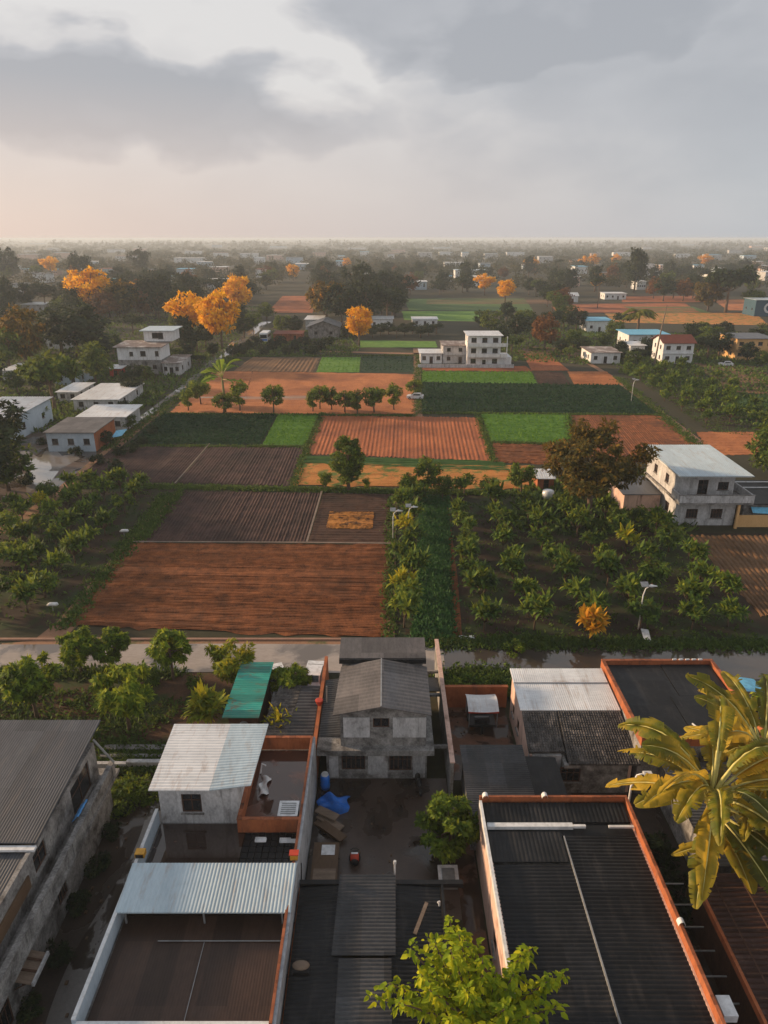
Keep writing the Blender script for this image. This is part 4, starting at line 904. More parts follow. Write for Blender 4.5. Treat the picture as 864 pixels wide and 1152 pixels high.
mesh('gutter', MB().box(-4.5, -2.4, 28.12, 28.4, 2.75, 3.02).box(.65, 4.2, 28.12, 28.4, 2.75, 3.02).box(3.0, 3.14, 13, 28.1, 2.7, 3.0), ROOF_K, G_)
mesh('vent_pipe', MB().tube([(.58, 28.75, 2.7), (.58, 28.75, 3.75)], .05, 8).tube([(.58, 28.75, 3.75), (.58, 28.75, 3.95)], .08, 8), WMET, G_)
single('roof_lamp', 'small white lamp standing on the right eave of the dark workshop roof', 'lamp', MB().tube([(2.85, 26.9, 2.9), (2.85, 26.9, 3.2), (2.75, 26.8, 3.25)], .05, 6), WMET)
sc_ = thing('satellite_receiver', 'rounded grey lamp housing at the left edge of the dark workshop roof', 'lamp', (-4.0, 23.3, 2.95))
mesh('dome', MB().ell((-3.9, 23.5, 3.15), (.42, .24, .16), 14, 8), WOOD, sc_, True); mesh('base', MB().box(-4.3, -3.5, 23.2, 23.5, 2.9, 3.08), DARKM, sc_)
single('gutter_channel', 'brown stained ledge at the foot of the party wall beside the workshop roof', 'ledge', MB().box(-4.54, -4.42, 13, 28.3, 2.0, 2.55), ORW)
# --- right black-roofed hall
I_ = thing('black_roofed_hall', 'long hall with a black ribbed roof edged by orange coping, right of the alley', 'hall', (10, 25, 0))
ix0, ix1, iy1 = 5.6, 14.2, 32.9
shell(I_, ix0, ix1, 11, iy1, 0, 4.0, PINKW, lo=[(20.6, 1.3, 1.4, 1.1), (25.8, 1.2, .9, 1.0)])
parapet(I_, ix0, ix1, 11, iy1, 4.002, 4.5, .12, ORW, 'fr', 'orange_parapet', .05, BRICK)
mesh('left_edge_trim', MB().box(ix0-.05, ix0+.1, 11, iy1-.25, 4.002, 4.42), WMET, I_)
corr(I_, [(ix0+.12, 31.3, 4.1), (ix1-.22, 31.3, 4.1), (ix1-.22, 32.65, 4.25), (ix0+.12, 32.65, 4.25)], 34, ROOF_K, 'v', .012, 'rear_roof_strip')
mesh('light_box', MB().box(ix0+.2, 10.6, 30.8, 31.1, 4.05, 4.28), WMET, I_)
mesh('light_box_end', MB().box(10.62, 11.3, 30.8, 30.95, 4.15, 4.3).box(12.6, 14.0, 30.8, 30.95, 4.15, 4.25), WMET, I_)
slab(I_, ix0+.12, ix1-.22, 30.4, 31.28, 3.9, 4.0, ROOF_K, 'roof_gutter')
corr(I_, [(ix0+.12, 28.6, 4.06), (9.85, 28.6, 4.06), (9.85, 30.6, 4.12), (ix0+.12, 30.6, 4.12)], 18, ROOF_K, 'v', .010, 'small_roof_panel')
corr(I_, [(ix0+.12, 10.5, 3.95), (9.93, 10.5, 3.95), (9.93, 28.5, 4.0), (ix0+.12, 28.5, 4.0)], 80, ROOF_K, 'u', .02, seed=7)
corr(I_, [(10.0, 10.5, 3.95), (ix1-.22, 10.5, 3.9), (ix1-.22, 30.35, 4.02), (10.0, 30.35, 4.08)], 88, ROOF_K, 'u', .02, seed=8)
mesh('roof_seam', MB().box(9.93, 10.0, 10.5, 30.3, 3.95, 4.13), GMET, I_)
mesh('floor_slab', MB().box(ix0+.22, ix1-.22, 11.22, 32.6, 3.6, 3.75), CONC, I_)
for k, (x, y, lb) in enumerate(((5.9, iy1-.1, 'white clip lamp on the far left corner of the black hall'), (9.35, iy1-.1, 'white clip lamp midway along the rear orange coping of the black hall'), (14.1, 24.6, 'white clip lamp on the right orange coping of the black hall'))):
    t_ = thing('clip_lamp', lb, 'lamp', (x, y, 4.57)); mesh('bracket', MB().box(x-.05, x+.05, y-.05, y+.05, 4.575, 4.78), WMET, t_)
    mesh('hood', MB().grid(lambda u, v: (x+.17*math.cos(math.pi*u), y-.25+.3*v, 4.62+.24*math.sin(math.pi*u)), 10, 3), WMET, t_)
wbx = thing('white_roof_box', 'white box on a post beside the near end of the black hall roof', 'box', (14.7, 21.3, 0))
mesh('casing', MB().box(14.4, 15.0, 20.4, 21.3, 3.9, 4.3), CAR_W, wbx); mesh('post', MB().box(14.62, 14.78, 20.8, 20.95, 0, 3.898), GMET, wbx)
# --- dark roofs between the yard and the hall
J = thing('dark_lean_to', 'dark ribbed lean-to roof between the brick yard and the black hall', 'shed', (8, 36, 0))
shell(J, 5.3, 9.2, 33.2, 38.9, 0, 2.7, CONC); shell(J, 9.25, 11.3, 33.2, 38.0, 0, 2.4, CONC)
corr(J, [(5.1, 33.1, 2.9), (9.3, 33.1, 2.9), (9.3, 39.1, 3.15), (5.1, 39.1, 3.15)], 34, ROOF_G, 'u', .02)
mesh('black_roof', MB().slab((9.32, 33.1, 2.6), (11.5, 33.1, 2.5), (11.4, 38.3, 2.75), (9.32, 38.3, 2.85), .1), ROOF_K, J)
# --- brick yard with canopy cart
struct('brick_yard', MB().box(4.6, 9.6, 39.2, 47.4, -.1, .03), PAVER)
single('orange_yard_wall', 'orange rendered wall closing the far side of the brick yard', 'wall', MB().box(4.62, 9.75, 47.4, 47.62, 0, 1.9).box(4.58, 9.8, 47.36, 47.66, 1.902, 1.98), ORW)
single('inner_yard_wall', 'brown block wall down the left side of the brick yard', 'wall', MB().box(4.62, 4.82, 39.2, 47.34, 0, 1.1), BRICK)
ct = thing('canopy_cart', 'covered three-wheeled cart with a white sheet canopy in the brick yard', 'cart', (7.4, 45.3, .03))
mesh('canopy', MB().grid(lambda u, v: (6.3+2.3*u, 44.2+2.2*v-.1*math.sin(math.pi*u), 2.0+.32*math.sin(math.pi*v)), 8, 8), ROOF_W, ct)
mesh('canopy_rail', MB().box(6.3, 8.6, 44.15, 44.2, 1.88, 2.0), REDM, ct)
for x in (6.4, 8.5):
    for y in (44.3, 46.2): mesh('post', MB().tube([(x, y, .5), (x, y, 2.0)], .035, 6), GMET, ct)
mesh('bed', MB().box(6.45, 8.45, 44.4, 46.2, .45, .62).box(6.45, 8.45, 46.1, 46.2, .622, 1.1), DARKM, ct)
mesh('seat', MB().box(6.9, 8.0, 44.6, 45.1, .622, .95), GLASS, ct)
for x, y in ((6.5, 45.8), (8.4, 45.8), (7.4, 44.2)): mesh('wheel', MB().tube([(x-.06, y, .30), (x+.06, y, .30)], .30, 14), TYRE, ct)
b2 = motorbike('motorcycle', 'white motorcycle lying turned in the brick yard near the dark lean-to', 8.1, 40.6, R(82), CAR_W, CAR_W)
# --- white and tiled house
Lh = thing('tile_roofed_house', 'long house, pale metal roof behind and dark tiled roof in front, pinkish side wall', 'house', (13, 43, 0))
shell(Lh, 9.8, 16.5, 41.9, 46.2, 0, 3.6, PINKW, lo=[(43.0, 1.2, .8, 1.0), (44.9, 1.2, .7, .9)])
mesh('side_wall', MB().prismx([(38.8, 0), (41.88, 0), (41.88, 3.5), (38.8, 2.5)], 9.8, 10.0), PINKW, Lh)
mesh('side_wall', MB().prismx([(38.1, 0), (41.88, 0), (41.88, 3.5), (38.1, 2.4)], 16.3, 16.5), PINKW, Lh)
corr(Lh, [(9.65, 41.9, 3.85), (16.75, 41.9, 3.85), (16.7, 46.6, 4.2), (9.65, 46.6, 4.2)], 46, ROOF_W, 'v', .008, 'pale_roof')
mesh('roof_lap', MB().slab((9.66, 44.8, 4.12), (16.7, 44.8, 4.12), (16.7, 44.9, 4.125), (9.66, 44.9, 4.125), .03), GMET, Lh)
def tiles(P, n, rows, name):
    P = [np.array(p, float) for p in P]; mb = MB()
    for j in range(rows):
        for i in range(n):
            a = lerpq(P, i/n+.004, j/rows); b_ = lerpq(P, (i+1)/n-.004, j/rows); c_ = lerpq(P, (i+1)/n-.004, (j+1.15)/rows); d_ = lerpq(P, i/n+.004, (j+1.15)/rows)
            e = random.uniform(-.008, .014); up = np.array([0, 0, .06+e]); l2 = np.array([0, 0, .02+e])
            m1 = (a+b_)/2+np.array([0, 0, .085+e]); m2 = (c_+d_)/2+np.array([0, 0, .045+e])
            k = len(mb.v); mb.v += [tuple(q) for q in (a+up*.6, m1, b_+up*.6, c_+l2, m2, d_+l2, a, b_)]
            mb.f += [(k, k+1, k+4, k+5), (k+1, k+2, k+3, k+4), (k+6, k+7, k+2, k+1, k)]
    mb.slab(*P, .08); return mesh(name, mb, ROOF_T, Lh)
tiles([(9.75, 38.9, 2.65), (12.2, 38.9, 2.7), (12.2, 41.85, 3.75), (9.75, 41.85, 3.75)], 14, 17, 'tiled_roof')
tiles([(12.25, 37.9, 2.5), (17.0, 37.9, 2.5), (16.7, 41.85, 3.78), (12.25, 41.85, 3.78)], 26, 22, 'tiled_roof')
ow = fyo(638, 858, 658, 878, 37.0)
Lf = shell(Lh, 12.0, 16.28, 38.05, 39.4, 0, 2.30, CONC, fo=[(ow[0]+.0, .9, 1.35, 1.15)], name='front_wall')
mesh('front_wall_plaster', MB().box(9.78, 11.98, 38.85, 39.1, 0, 2.45), RENDER_W, Lh)
# --- black roof with brick parapet
Mh = thing('parapet_house', 'square house with a black sheet roof inside an orange brick parapet by the canal', 'house', (21, 45, 0))
my0, my1 = 38.0, WY(741, 4.6)
shell(Mh, 16.85, 25.4, my0, my1, 0, 3.9, CONC)
parapet(Mh, 16.85, 25.4, my0, my1, 3.902, 4.5, .20, ORW, 'nflr', 'orange_parapet', .07, BRICK)
for a_, b_, c_, d_, zz in ((17.15, 21.3, my1-5.2, my1-.3, 4.22), (21.35, 25.1, my1-4.2, my1-.3, 4.26), (17.15, 20.6, my0+.3, my1-5.25, 4.18), (20.65, 25.1, my0+.3, my1-4.25, 4.2)):
    mesh('black_roof_sheet', MB().slab((a_, c_, zz-.08), (b_, c_, zz-.08), (b_, d_, zz), (a_, d_, zz), .08), ROOF_K, Mh)
mesh('roof_pole', MB().tube([(20.9, my1-7.5, 4.3), (22.9, my1-13.0, 4.4)], .06, 6), WMET, Mh)
for k in range(5): single('white_bottle', 'small white bottle on the far orange parapet by the canal, '+['leftmost of five', 'second from left', 'middle one of five', 'fourth from left', 'rightmost of five'][k], 'bottle', MB().tube([(22.3+k*.5, my1-.14, 4.62), (22.55+k*.5, my1-.14, 4.63), (22.62+k*.5, my1-.14, 4.63)], [.07, .07, .03], 8), CAR_W, 'bottles on the far orange parapet')
cy = thing('cyan_canopy', 'light blue sheet canopy by the canal, right of the black parapet roof', 'canopy', (28.5, 50, 0))
cxl, cyl = W(822, 780, 2.4); mesh('sheet', MB().grid(lambda u, v: (cxl-.3+3.0*u, cyl+1.9*v, 2.4+.18*math.sin(math.pi*u)), 8, 4), CYAN, cy)
for dx in (0, 2.6): mesh('post', MB().tube([(cxl+dx, cyl+.2, 0), (cxl+dx, cyl+.2, 2.4)], .04, 6), GMET, cy)
R1 = thing('low_grey_house', 'small grey-roofed house half hidden by the banana plant at the right edge', 'house', (28, 43, 0))
shell(R1, 26.2, 36, 37.5, 42.0, 0, 2.7, CONC); corr(R1, [(25.9, 37.1, 2.8), (36, 37.1, 2.8), (36, 42.4, 3.1), (25.9, 42.4, 3.1)], 30, ROOF_G, 'u', .03)
R2 = thing('grey_side_house', 'grey sheet-roofed house behind the banana plant on the right', 'house', (24, 33, 0))
shell(R2, 18.2, 31, 29.6, 36.8, 0, 3.0, CONC, fo=[(21, 1.0, 1.2, 1.1)]); corr(R2, [(17.9, 29.2, 3.1), (31, 29.2, 3.1), (31, 37.1, 3.4), (17.9, 37.1, 3.4)], 34, ROOF_A, 'u', .02)
O_ = thing('rust_roofed_shed', 'shed with a rust-brown slatted roof in the lower right corner', 'shed', (20, 22, 0))
shell(O_, 16.7, 30, 12, 28.2, 0, 3.1, WOODD)
corr(O_, [(16.5, 11.5, 3.3), (30, 11.5, 3.3), (30, 28.4, 3.5), (16.5, 28.4, 3.5)], 60, ROOF_RUST, 'u', .035)
mesh('edge_beam', MB().box(16.35, 16.5, 11.5, 28.5, 3.15, 3.5), ORW, O_)
rg = MB()
for k in range(14): rg.box(16.6, 30, 12.4+k*1.15, 12.46+k*1.15, 3.56, 3.62)
for k in range(9): rg.box(17.2+k*1.5, 17.26+k*1.5, 12, 28.3, 3.622, 3.66)
mesh('roof_lattice', rg, WOODD, O_)
lt = MB()
for k in range(7): lt.box(14.4, 16.3, 21+k*1.3, 21.06+k*1.3, 2.2, 2.26)
single('alley_trellis', 'thin bars spanning the dark alley right of the black hall', 'trellis', lt, GMET)
cp = thing('curved_lamp_post', 'white post bending over beside the rear corner of the black hall', 'lamp', (14.9, 34.2, 0))
mesh('pole', MB().tube([(14.7, 33.6, 0), (14.7, 33.6, 4.6), (14.95, 33.6, 5.4), (15.5, 33.6, 5.6)], [.08, .07, .06, .05], 8), WMET, cp, True)
mesh('lamp_head', MB().box(15.3, 15.8, 33.45, 33.75, 5.5, 5.6), WMET, cp)
struct('back_lane', MB().box(14.3, 18.1, 12, 37, -.1, .03), ALLEY)
struct('village_yard', MB().box(11.4, 40, 37, 52, -.2, .012), ALLEY)
# --- cars
def car(label, px, py, rz, xy=None, m=None, name='parked_car', z=.05, group=None):
    x, y = xy or W(px, py)
    r = thing(name, label, 'car', (x, y, z), group)
    prof = [(-1.9, .28), (1.9, .28), (1.98, .62), (1.75, .86), (.95, .94), (.35, 1.38), (-1.25, 1.42), (-1.72, 1.0), (-1.95, .9)]
    def body(p, hw, ins):
        mb = MB(); k = len(p); n0 = 0
        mb.v = [(x-(hw if q[1] < 1 else hw-ins), y+q[0], z+q[1]) for q in p] + [(x+(hw if q[1] < 1 else hw-ins), y+q[0], z+q[1]) for q in p]
        mb.f = [tuple(range(k)), tuple(range(2*k-1, k-1, -1))]+[(i, k+i, k+(i+1) % k, (i+1) % k) for i in range(k)]
        return mb
    mesh('body', body(prof, .82, .14), m or CAR_W, r)
    mesh('windscreen', MB().slab((x-.70, y+.90, z+1.02), (x+.70, y+.90, z+1.02), (x+.62, y+.42, z+1.39), (x-.62, y+.42, z+1.39), -.02), GLASS, r)
    mesh('rear_window', MB().slab((x-.62, y-1.70, z+1.09), (x+.62, y-1.70, z+1.09), (x+.58, y-1.33, z+1.42), (x-.58, y-1.33, z+1.42), -.03), GLASS, r)
    for sx in (-1, 1):
        mesh('side_window', MB().slab((x+sx*.835, y-1.1, z+1.0), (x+sx*.835, y+.55, z+1.0), (x+sx*.70, y+.30, z+1.34), (x+sx*.70, y-1.1, z+1.34), .01), GLASS, r)
        for sy in (-1.2, 1.25):
            wl = mesh('wheel', MB().tube([(x+sx*.72, y+sy, z+.3), (x+sx*.86, y+sy, z+.3)], .3, 14), TYRE, r); mesh('rim', MB().tube([(x+sx*.862, y+sy, z+.3), (x+sx*.875, y+sy, z+.3)], .17, 10), GMET, wl)
        mesh('headlight', MB().box(x+sx*.45, x+sx*.75, y+1.93, y+1.99, z+.6, z+.74), GMET, r)
        mesh('tail_light', MB().box(x+sx*.5, x+sx*.78, y-1.97, y-1.93, z+.6, z+.78), REDM, r)
    r.rotation_euler = (0, 0, rz); return r
car('white hatchback parked by the brown garden wall at the street', 356, 757, R(-4), xy=(-5.85, 51.0))
car('white car half hidden by the bushes next to the grey shed', 318, 766, R(20), xy=(-9.0, 50.6))

# clutter that roofs and yards collect
def roof_tank(x, y, z, label, m=None, s=1.0):
    r = thing('water_tank', label, 'tank', (x, y, z)); k = 16
    mesh('tank', MB().tube([(x, y, z+.35), (x, y, z+.5*s+.35), (x, y, z+1.0*s+.35), (x, y, z+1.1*s+.35), (x, y, z+1.2*s+.35)], [.5*s, .52*s, .5*s, .38*s, .16*s], k), m or DARKM, r, True)
    mesh('stand', MB().box(x-.5*s, x+.5*s, y-.5*s, y+.5*s, z+.25, z+.345).box(x-.45*s, x-.35*s, y-.45*s, y-.35*s, z, z+.248).box(x+.35*s, x+.45*s, y-.45*s, y-.35*s, z, z+.248).box(x-.45*s, x-.35*s, y+.35*s, y+.45*s, z, z+.248).box(x+.35*s, x+.45*s, y+.35*s, y+.45*s, z, z+.248), GMET, r); return r
for x, y, z, rz_, lb in ((-24.0, 31.5, 6.46, .2, 'loose plank lying on the blue-grey roof of the gallery house'), (1.6, 25.2, 3.02, 1.2, 'loose plank lying on the right half of the dark workshop roof')):
    c_, s_ = math.cos(rz_), math.sin(rz_)
    single('loose_plank', lb, 'plank', MB().slab((x, y, z), (x+1.9*c_, y+1.9*s_, z), (x+1.9*c_-.18*s_, y+1.9*s_+.18*c_, z+.02), (x-.18*s_, y+.18*c_, z+.02), .05), WOOD)
mbb = MB()
for k in range(26):
    x, y = random.uniform(-4.2, 3.9), random.uniform(29, 39); s = random.uniform(.04, .12); mbb.box(x, x+s, y, y+s*1.4, .032, .05+s*.3)
for k in range(40):
    x, y = random.uniform(-17, -13.6), random.uniform(18, 40); s = random.uniform(.05, .16); mbb.box(x, x+s, y, y+s*1.2, .03, .05+s*.4)
for k in range(30):
    x, y = random.uniform(4.9, 9.3), random.uniform(39.5, 47); s = random.uniform(.05, .14); mbb.box(x, x+s, y, y+s*1.2, .032, .05+s*.4)
stuff('yard_litter', mbb, BOARD)
AUTO = []
# ================================================================ houses among the fields
def house(name, label, cat, l, r, base, h, depth, wm, rm, cols=3, rows=1, roof='flat', over=.35, group=None, side=None, ww=1.1, wh=1.1, detail=True, bars=1, door=True, left_open=True):
    x0, y0 = W(l, base); x1 = W(r, base)[0]; y1 = y0+depth
    root = thing(name, label, cat, ((x0+x1)/2, (y0+y1)/2, 0), group)
    fh = h/rows; fo = []; wd = x1-x0
    for j in range(rows):
        for i in range(cols):
            cx = x0+wd*(i+.5)/cols
            if j == 0 and door and i == cols//2: fo.append((cx, .1, 1.0, min(2.0, fh*.75), 'door'))
            else: fo.append((cx, j*fh+fh*.36, min(ww, wd/cols*.6), min(wh, fh*.45)))
    lo = [(y0+depth*(i+.5)/2, j*fh+fh*.36, min(1.1, depth*.25), min(wh, fh*.45)) for i in range(2) for j in range(rows)] if left_open and detail else []
    sd = dict(ro=lo) if x1 < 0 else dict(lo=lo)
    if detail: shell(root, x0, x1, y0, y1, 0, h, wm, fo=fo, bars=bars, **sd)
    else:
        mesh('wall', MB().box(x0, x1, y0, y1, 0, h), wm, root)
        for f in fo[:6]: mesh('window', MB().box(f[0]-f[2]/2, f[0]+f[2]/2, y0-.08, y0-.01, f[1], f[1]+f[3]), GLASS, root)
    if rows > 1 and detail: mesh('floor_ledge', MB().box(x0-.12, x1+.12, y0-.35, y0-.002, fh-.1, fh+.08), wm, root)
    o = over
    if roof == 'flat': mesh('roof', MB().slab((x0-o, y0-o, h+.12), (x1+o, y0-o, h+.12), (x1+o, y1+o, h+.3), (x0-o, y1+o, h+.3), .11), rm, root)
    elif roof == 'metal': corr(root, [(x0-o, y0-o, h+.12), (x1+o, y0-o, h+.12), (x1+o, y1+o, h+.55), (x0-o, y1+o, h+.55)], int((x1-x0)/.45), rm, 'v', .03)
    elif roof == 'gable':
        rz = h+wd*.0+depth*.22; ym = (y0+y1)/2
        mb = MB(); mb.slab((x0-o, y0-o, h+.02), (x1+o, y0-o, h+.02), (x1+o, ym, rz), (x0-o, ym, rz), .1); mb.slab((x0-o, ym+.01, rz), (x1+o, ym+.01, rz), (x1+o, y1+o, h+.02), (x0-o, y1+o, h+.02), .1)
        mesh('roof', mb, rm, root)
        mesh('gable', MB().prismx([(y0+.01, h+.002), (y1-.01, h+.002), (ym, rz-.13)], x0+.02, x0+.2).prismx([(y0+.01, h+.002), (y1-.01, h+.002), (ym, rz-.13)], x1-.2, x1-.02), wm, root)
    elif roof == 'gablef':       # gable end faces the camera
        rz = h+wd*.2; xm = (x0+x1)/2
        mb = MB(); mb.slab((x0-o, y0-o, h+.02), (xm, y0-o, rz), (xm, y1+o, rz), (x0-o, y1+o, h+.02), .1); mb.slab((xm+.01, y0-o, rz), (x1+o, y0-o, h+.02), (x1+o, y1+o, h+.02), (xm+.01, y1+o, rz), .1)
        mesh('roof', mb, rm, root); mesh('gable', MB().prism([(x0+.02, h+.002), (x1-.02, h+.002), (xm, rz-.13)], y0+.01, y0+.2), wm, root)
    return root, (x0, x1, y0, y1)
# right: two-storey white house with balconies, warm left wall
V, (vx0, vx1, vy0, vy1) = None, (0, 0, 0, 0)
vx0, vy0 = W(757, 591); vx1 = W(825, 592)[0]; vy1 = vy0+11.5; vh = 3.4
V = thing('balcony_house', 'two-storey white house with pale flat roof and long balcony, right of the big browning tree', 'house', ((vx0+vx1)/2, vy0, 0))
shell(V, vx0, vx1, vy0, vy1, 0, vh, RENDER_W, fo=[(vx0+vx1)*0 and 0 or (vx0+2.2, 1.0, 1.5, 1.3), (vx0+5.4, 1.0, 1.5, 1.3)], lo=[(vy0+2.8, 1.0, 1.3, 1.3), (vy0+7.2, 1.0, 1.3, 1.3)], bars=3)
mesh('balcony_slab', MB().box(vx0-.3, vx1+1.4, vy0-1.5, vy1, vh+.002, vh+.26), CONC, V)
mesh('balcony_parapet', MB().box(vx0-.3, vx1+1.4, vy0-1.5, vy0-1.32, vh+.262, vh+1.25).box(vx0-.3, vx0-.12, vy0-1.318, vy0+1.3, vh+.262, vh+1.25).box(vx1+1.22, vx1+1.4, vy0-1.318, vy1, vh+.262, vh+1.25), RENDER_W, V)
mesh('parapet_rail', MB().box(vx0-.36, vx1+1.46, vy0-1.56, vy0-1.28, vh+1.252, vh+1.33), CONC, V)
shell(V, vx0, vx1, vy0+1.4, vy1, vh+.262, 6.95, RENDER_W, fo=[(vx0+.48*(vx1-vx0), vh+.4, 1.3, 2.0, 'door'), (vx0+.82*(vx1-vx0), vh+1.0, 1.4, 1.1)], lo=[(vy0+4.0, vh+1.2, 1.2, 1.2), (vy0+8.2, vh+1.2, 1.2, 1.2)], bars=1)
mesh('porch_post', MB().box(vx1-.3, vx1, vy0-1.2, vy0-.9, 0, vh), CREAM, V)
slab(V, vx0-.6, vx1+.8, vy0-1.1, vy1+.5, 6.952, 7.1, ROOF_W, 'roof')
corr(V, [(vx0-.7, vy0-1.3, 7.16), (vx1+1.0, vy0-1.3, 7.16), (vx1+1.0, vy1+.6, 7.5), (vx0-.7, vy1+.6, 7.5)], 34, ROOF_B, 'v', .02, 'roof_sheet')
mesh('side_wing', MB().box(vx0-5.2, vx0-.32, vy0+4.5, vy1, 0, 2.6), PINKW, V)
mesh('wing_roof', MB().slab((vx0-5.5, vy0+4.2, 2.8), (vx0-.32, vy0+4.2, 2.8), (vx0-.32, vy1, 3.1), (vx0-5.5, vy1, 3.1), .12), ROOF_A, V)
mesh('garden_wall', MB().box(vx1+.05, vx1+7, vy0-.6, vy0-.35, 0, 1.6), CREAM, V)
gx = vx1+1.6
mesh('garage', MB().box(gx, gx+8, vy0+1, vy0+9, 0, 2.6), S_MAUVE if False else CONC, V)
mesh('garage_roof', MB().slab((gx-.1, vy0+.5, 2.8), (gx+8.4, vy0+.5, 2.8), (gx+8.4, vy0+9.4, 3.1), (gx-.1, vy0+9.4, 3.1), .12), ROOF_K, V)
mesh('roof_lath', MB().box(gx, gx+8, vy0+6.0, vy0+6.12, 3.1, 3.2).box(gx, gx+8, vy0+8.1, vy0+8.22, 3.2, 3.3), ROOF_W, V)
single('striped_sheet', 'blue and white corrugated sheet leaning beside the balcony house', 'sheet', MB().slab((vx1+2.2, vy0-.3, 1.9), (vx1+5.6, vy0-.3, 1.7), (vx1+5.2, vy0+.8, 2.2), (vx1+2.4, vy0+.8, 2.3), .06), CYAN)
# small shed with orange wall left of the big browning tree
x, y = W(604, 552); sh_ = thing('field_hut', 'little hut with a white roof and orange walls at the orchard edge', 'hut', (x+1, y+1, 0))
shell(sh_, x, x+2.4, y, y+2.6, 0, 1.9, ORW, fo=[(x+1.3, .1, .8, 1.6, 'door')], bars=0); corr(sh_, [(x-.3, y-.4, 2.0), (x+2.6, y-.4, 2.0), (x+2.6, y+2.9, 2.5), (x-.3, y+2.9, 2.5)], 8, ROOF_W, 'v', .02)
x, y = W(616, 563); tk = thing('white_tank', 'small white water tank among the orchard bushes', 'tank', (x, y, 0)); mesh('tank', MB().tube([(x, y, .5), (x, y, 1.0), (x, y, 1.5), (x, y, 1.62)], [.8, .85, .8, .4], 16), CAR_W, tk, True); mesh('stand', MB().box(x-.6, x+.6, y-.6, y+.6, 0, .498), CONC, tk)
# centre: tall white house and its neighbours
T3, _ = house('tall_white_house', 'three-storey white house with open balconies beyond the dark green crop', 'house', 526, 562, 413, 8.9, 9, WHITEW, ROOF_W, 3, 3, 'flat', .6, side=1, ww=1.5, wh=1.6, bars=0)
x0, x1, y0, y1 = _
for z in (3.0, 6.0): mesh('balcony', MB().box(x0-.4, x1+1.8, y0-1.5, y0-.36, z, z+.15).box(x0-.4, x1+1.8, y0-1.5, y0-1.38, z+.152, z+1.0), WHITEW, T3)
mesh('side_wing', MB().box(x1+.02, x1+3.4, y0+.5, y1, 0, 2.8), WHITEW, T3)
for x in (x0-.3, x1+1.6): mesh('post', MB().box(x-.12, x+.12, y0-1.36, y0-1.15, 0, 8.9), WHITEW, T3)
house('low_block_house', 'plain pale block house with a brown flat roof joined to the tall white house', 'house', 498, 524, 409, 5.2, 9, RENDER_W, ROOF_BRN, 2, 2, 'flat', .4)
house('white_porch_house', 'low white-roofed house with a dark porch at the left of the tall white house', 'house', 473, 497, 409, 3.0, 7, WHITEW, ROOF_W, 3, 1, 'flat', .5)
single('compound_wall', 'low pale boundary wall in front of the tall white house', 'wall', MB().box(W(470, 414)[0], W(578, 414)[0], WY(414), WY(414)+.3, 0, 1.0), RENDER_W)
# left
house('long_blue_house', 'pale blue house with a white metal roof at the left edge', 'house', -40, 18, 497, 4.4, 16, BLUEW, ROOF_W, 3, 1, 'metal', .5)
g1, (a_, b_, c_, d_) = house('grey_roofed_store', 'pale blue store with a grey flat roof and a bright orange side by the pond', 'house', 55, 108, 508, 3.4, 10, BLUEW, ROOF_E, 3, 1, 'flat', .4, door=False, left_open=False)
mesh('orange_side', MB().box(b_+.002, b_+.12, c_+.1, d_-.1, .05, 3.3), ORW, g1)
single('cyan_sheet', 'turquoise sheet leaning by the orange side of the grey store', 'sheet', MB().slab((b_+1.6, c_+3.5, 1.6), (b_+3.2, c_+4.5, 1.7), (b_+3.0, c_+8, 2.0), (b_+1.4, c_+7, 2.0), .08), CYAN)
house('open_canopy_store', 'open-sided store with a white roof just behind the grey store', 'house', 92, 142, 486, 3.0, 9, RENDER_W, ROOF_W, 3, 1, 'flat', .6, left_open=False)
house('flat_white_hall', 'wide low hall with a blank white roof left of the canal', 'house', 84, 134, 462, 2.4, 17, RENDER_W, ROOF_W, 3, 1, 'flat', .4)
house('hall_annex', 'small white-roofed annex at the left end of the wide low hall', 'house', 66, 88, 452, 2.2, 10, RENDER_W, ROOF_W, 2, 1, 'flat', .4)
house('dark_gabled_house', 'small house with a dark pitched roof in front of the white villa', 'house', 62, 90, 433, 3.0, 10, BLUEW, ROOF_G, 2, 1, 'gable', .5)
house('white_roof_cottage', 'cottage with a broad white roof among the trees at the left edge', 'house', 4, 62, 428, 2.6, 10, RENDER_W, ROOF_W, 3, 1, 'flat', .5)
g2, (a_, b_, c_, d_) = house('white_villa', 'two-storey white villa with a brown roof and an upper room beside the canal', 'house', 135, 183, 421, 3.9, 9, CONC, ROOF_BRN, 3, 1, 'none', .6, door=False)
shell(g2, a_, b_, c_, d_, 3.902, 7.4, WHITEW, fo=[(a_+3.8, 4.9, 1.0, 1.2), (a_+7, 4.9, 1.5, 1.4), (b_-1.0, 4.9, 1.0, 1.4)], bars=0)
mesh('roof', MB().slab((a_-.8, c_-.7, 7.5), (b_+.8, c_-.7, 7.5), (b_+.8, d_+.8, 7.9), (a_-.8, d_+.8, 7.9), .2), ROOF_BRN, g2)
shell(g2, a_+5.5, b_+1.5, d_-2, d_+6, 7.95, 10.9, WHITEW, fo=[(a_+8.6, 8.8, 1.7, 1.5), (b_-1.6, 8.6, 1.5, 1.7)], bars=0)
mesh('upper_roof', MB().slab((a_+4.6, d_-2.8, 11.0), (b_+2.4, d_-2.8, 11.0), (b_+2.4, d_+6.8, 11.2), (a_+4.6, d_+6.8, 11.2), .2), ROOF_B, g2)
g3, _ = house('villa_side_house', 'low pale house with small arches stepping down from the white villa', 'house', 184, 203, 422, 3.2, 12, RENDER_W, ROOF_BRN, 3, 1, 'metal', .5)
house('brown_roof_house', 'grey house with a white roof edge left of the orange grove', 'house', 26, 50, 352, 4, 12, RENDER_W, ROOF_W, 3, 1, 'flat', .6)
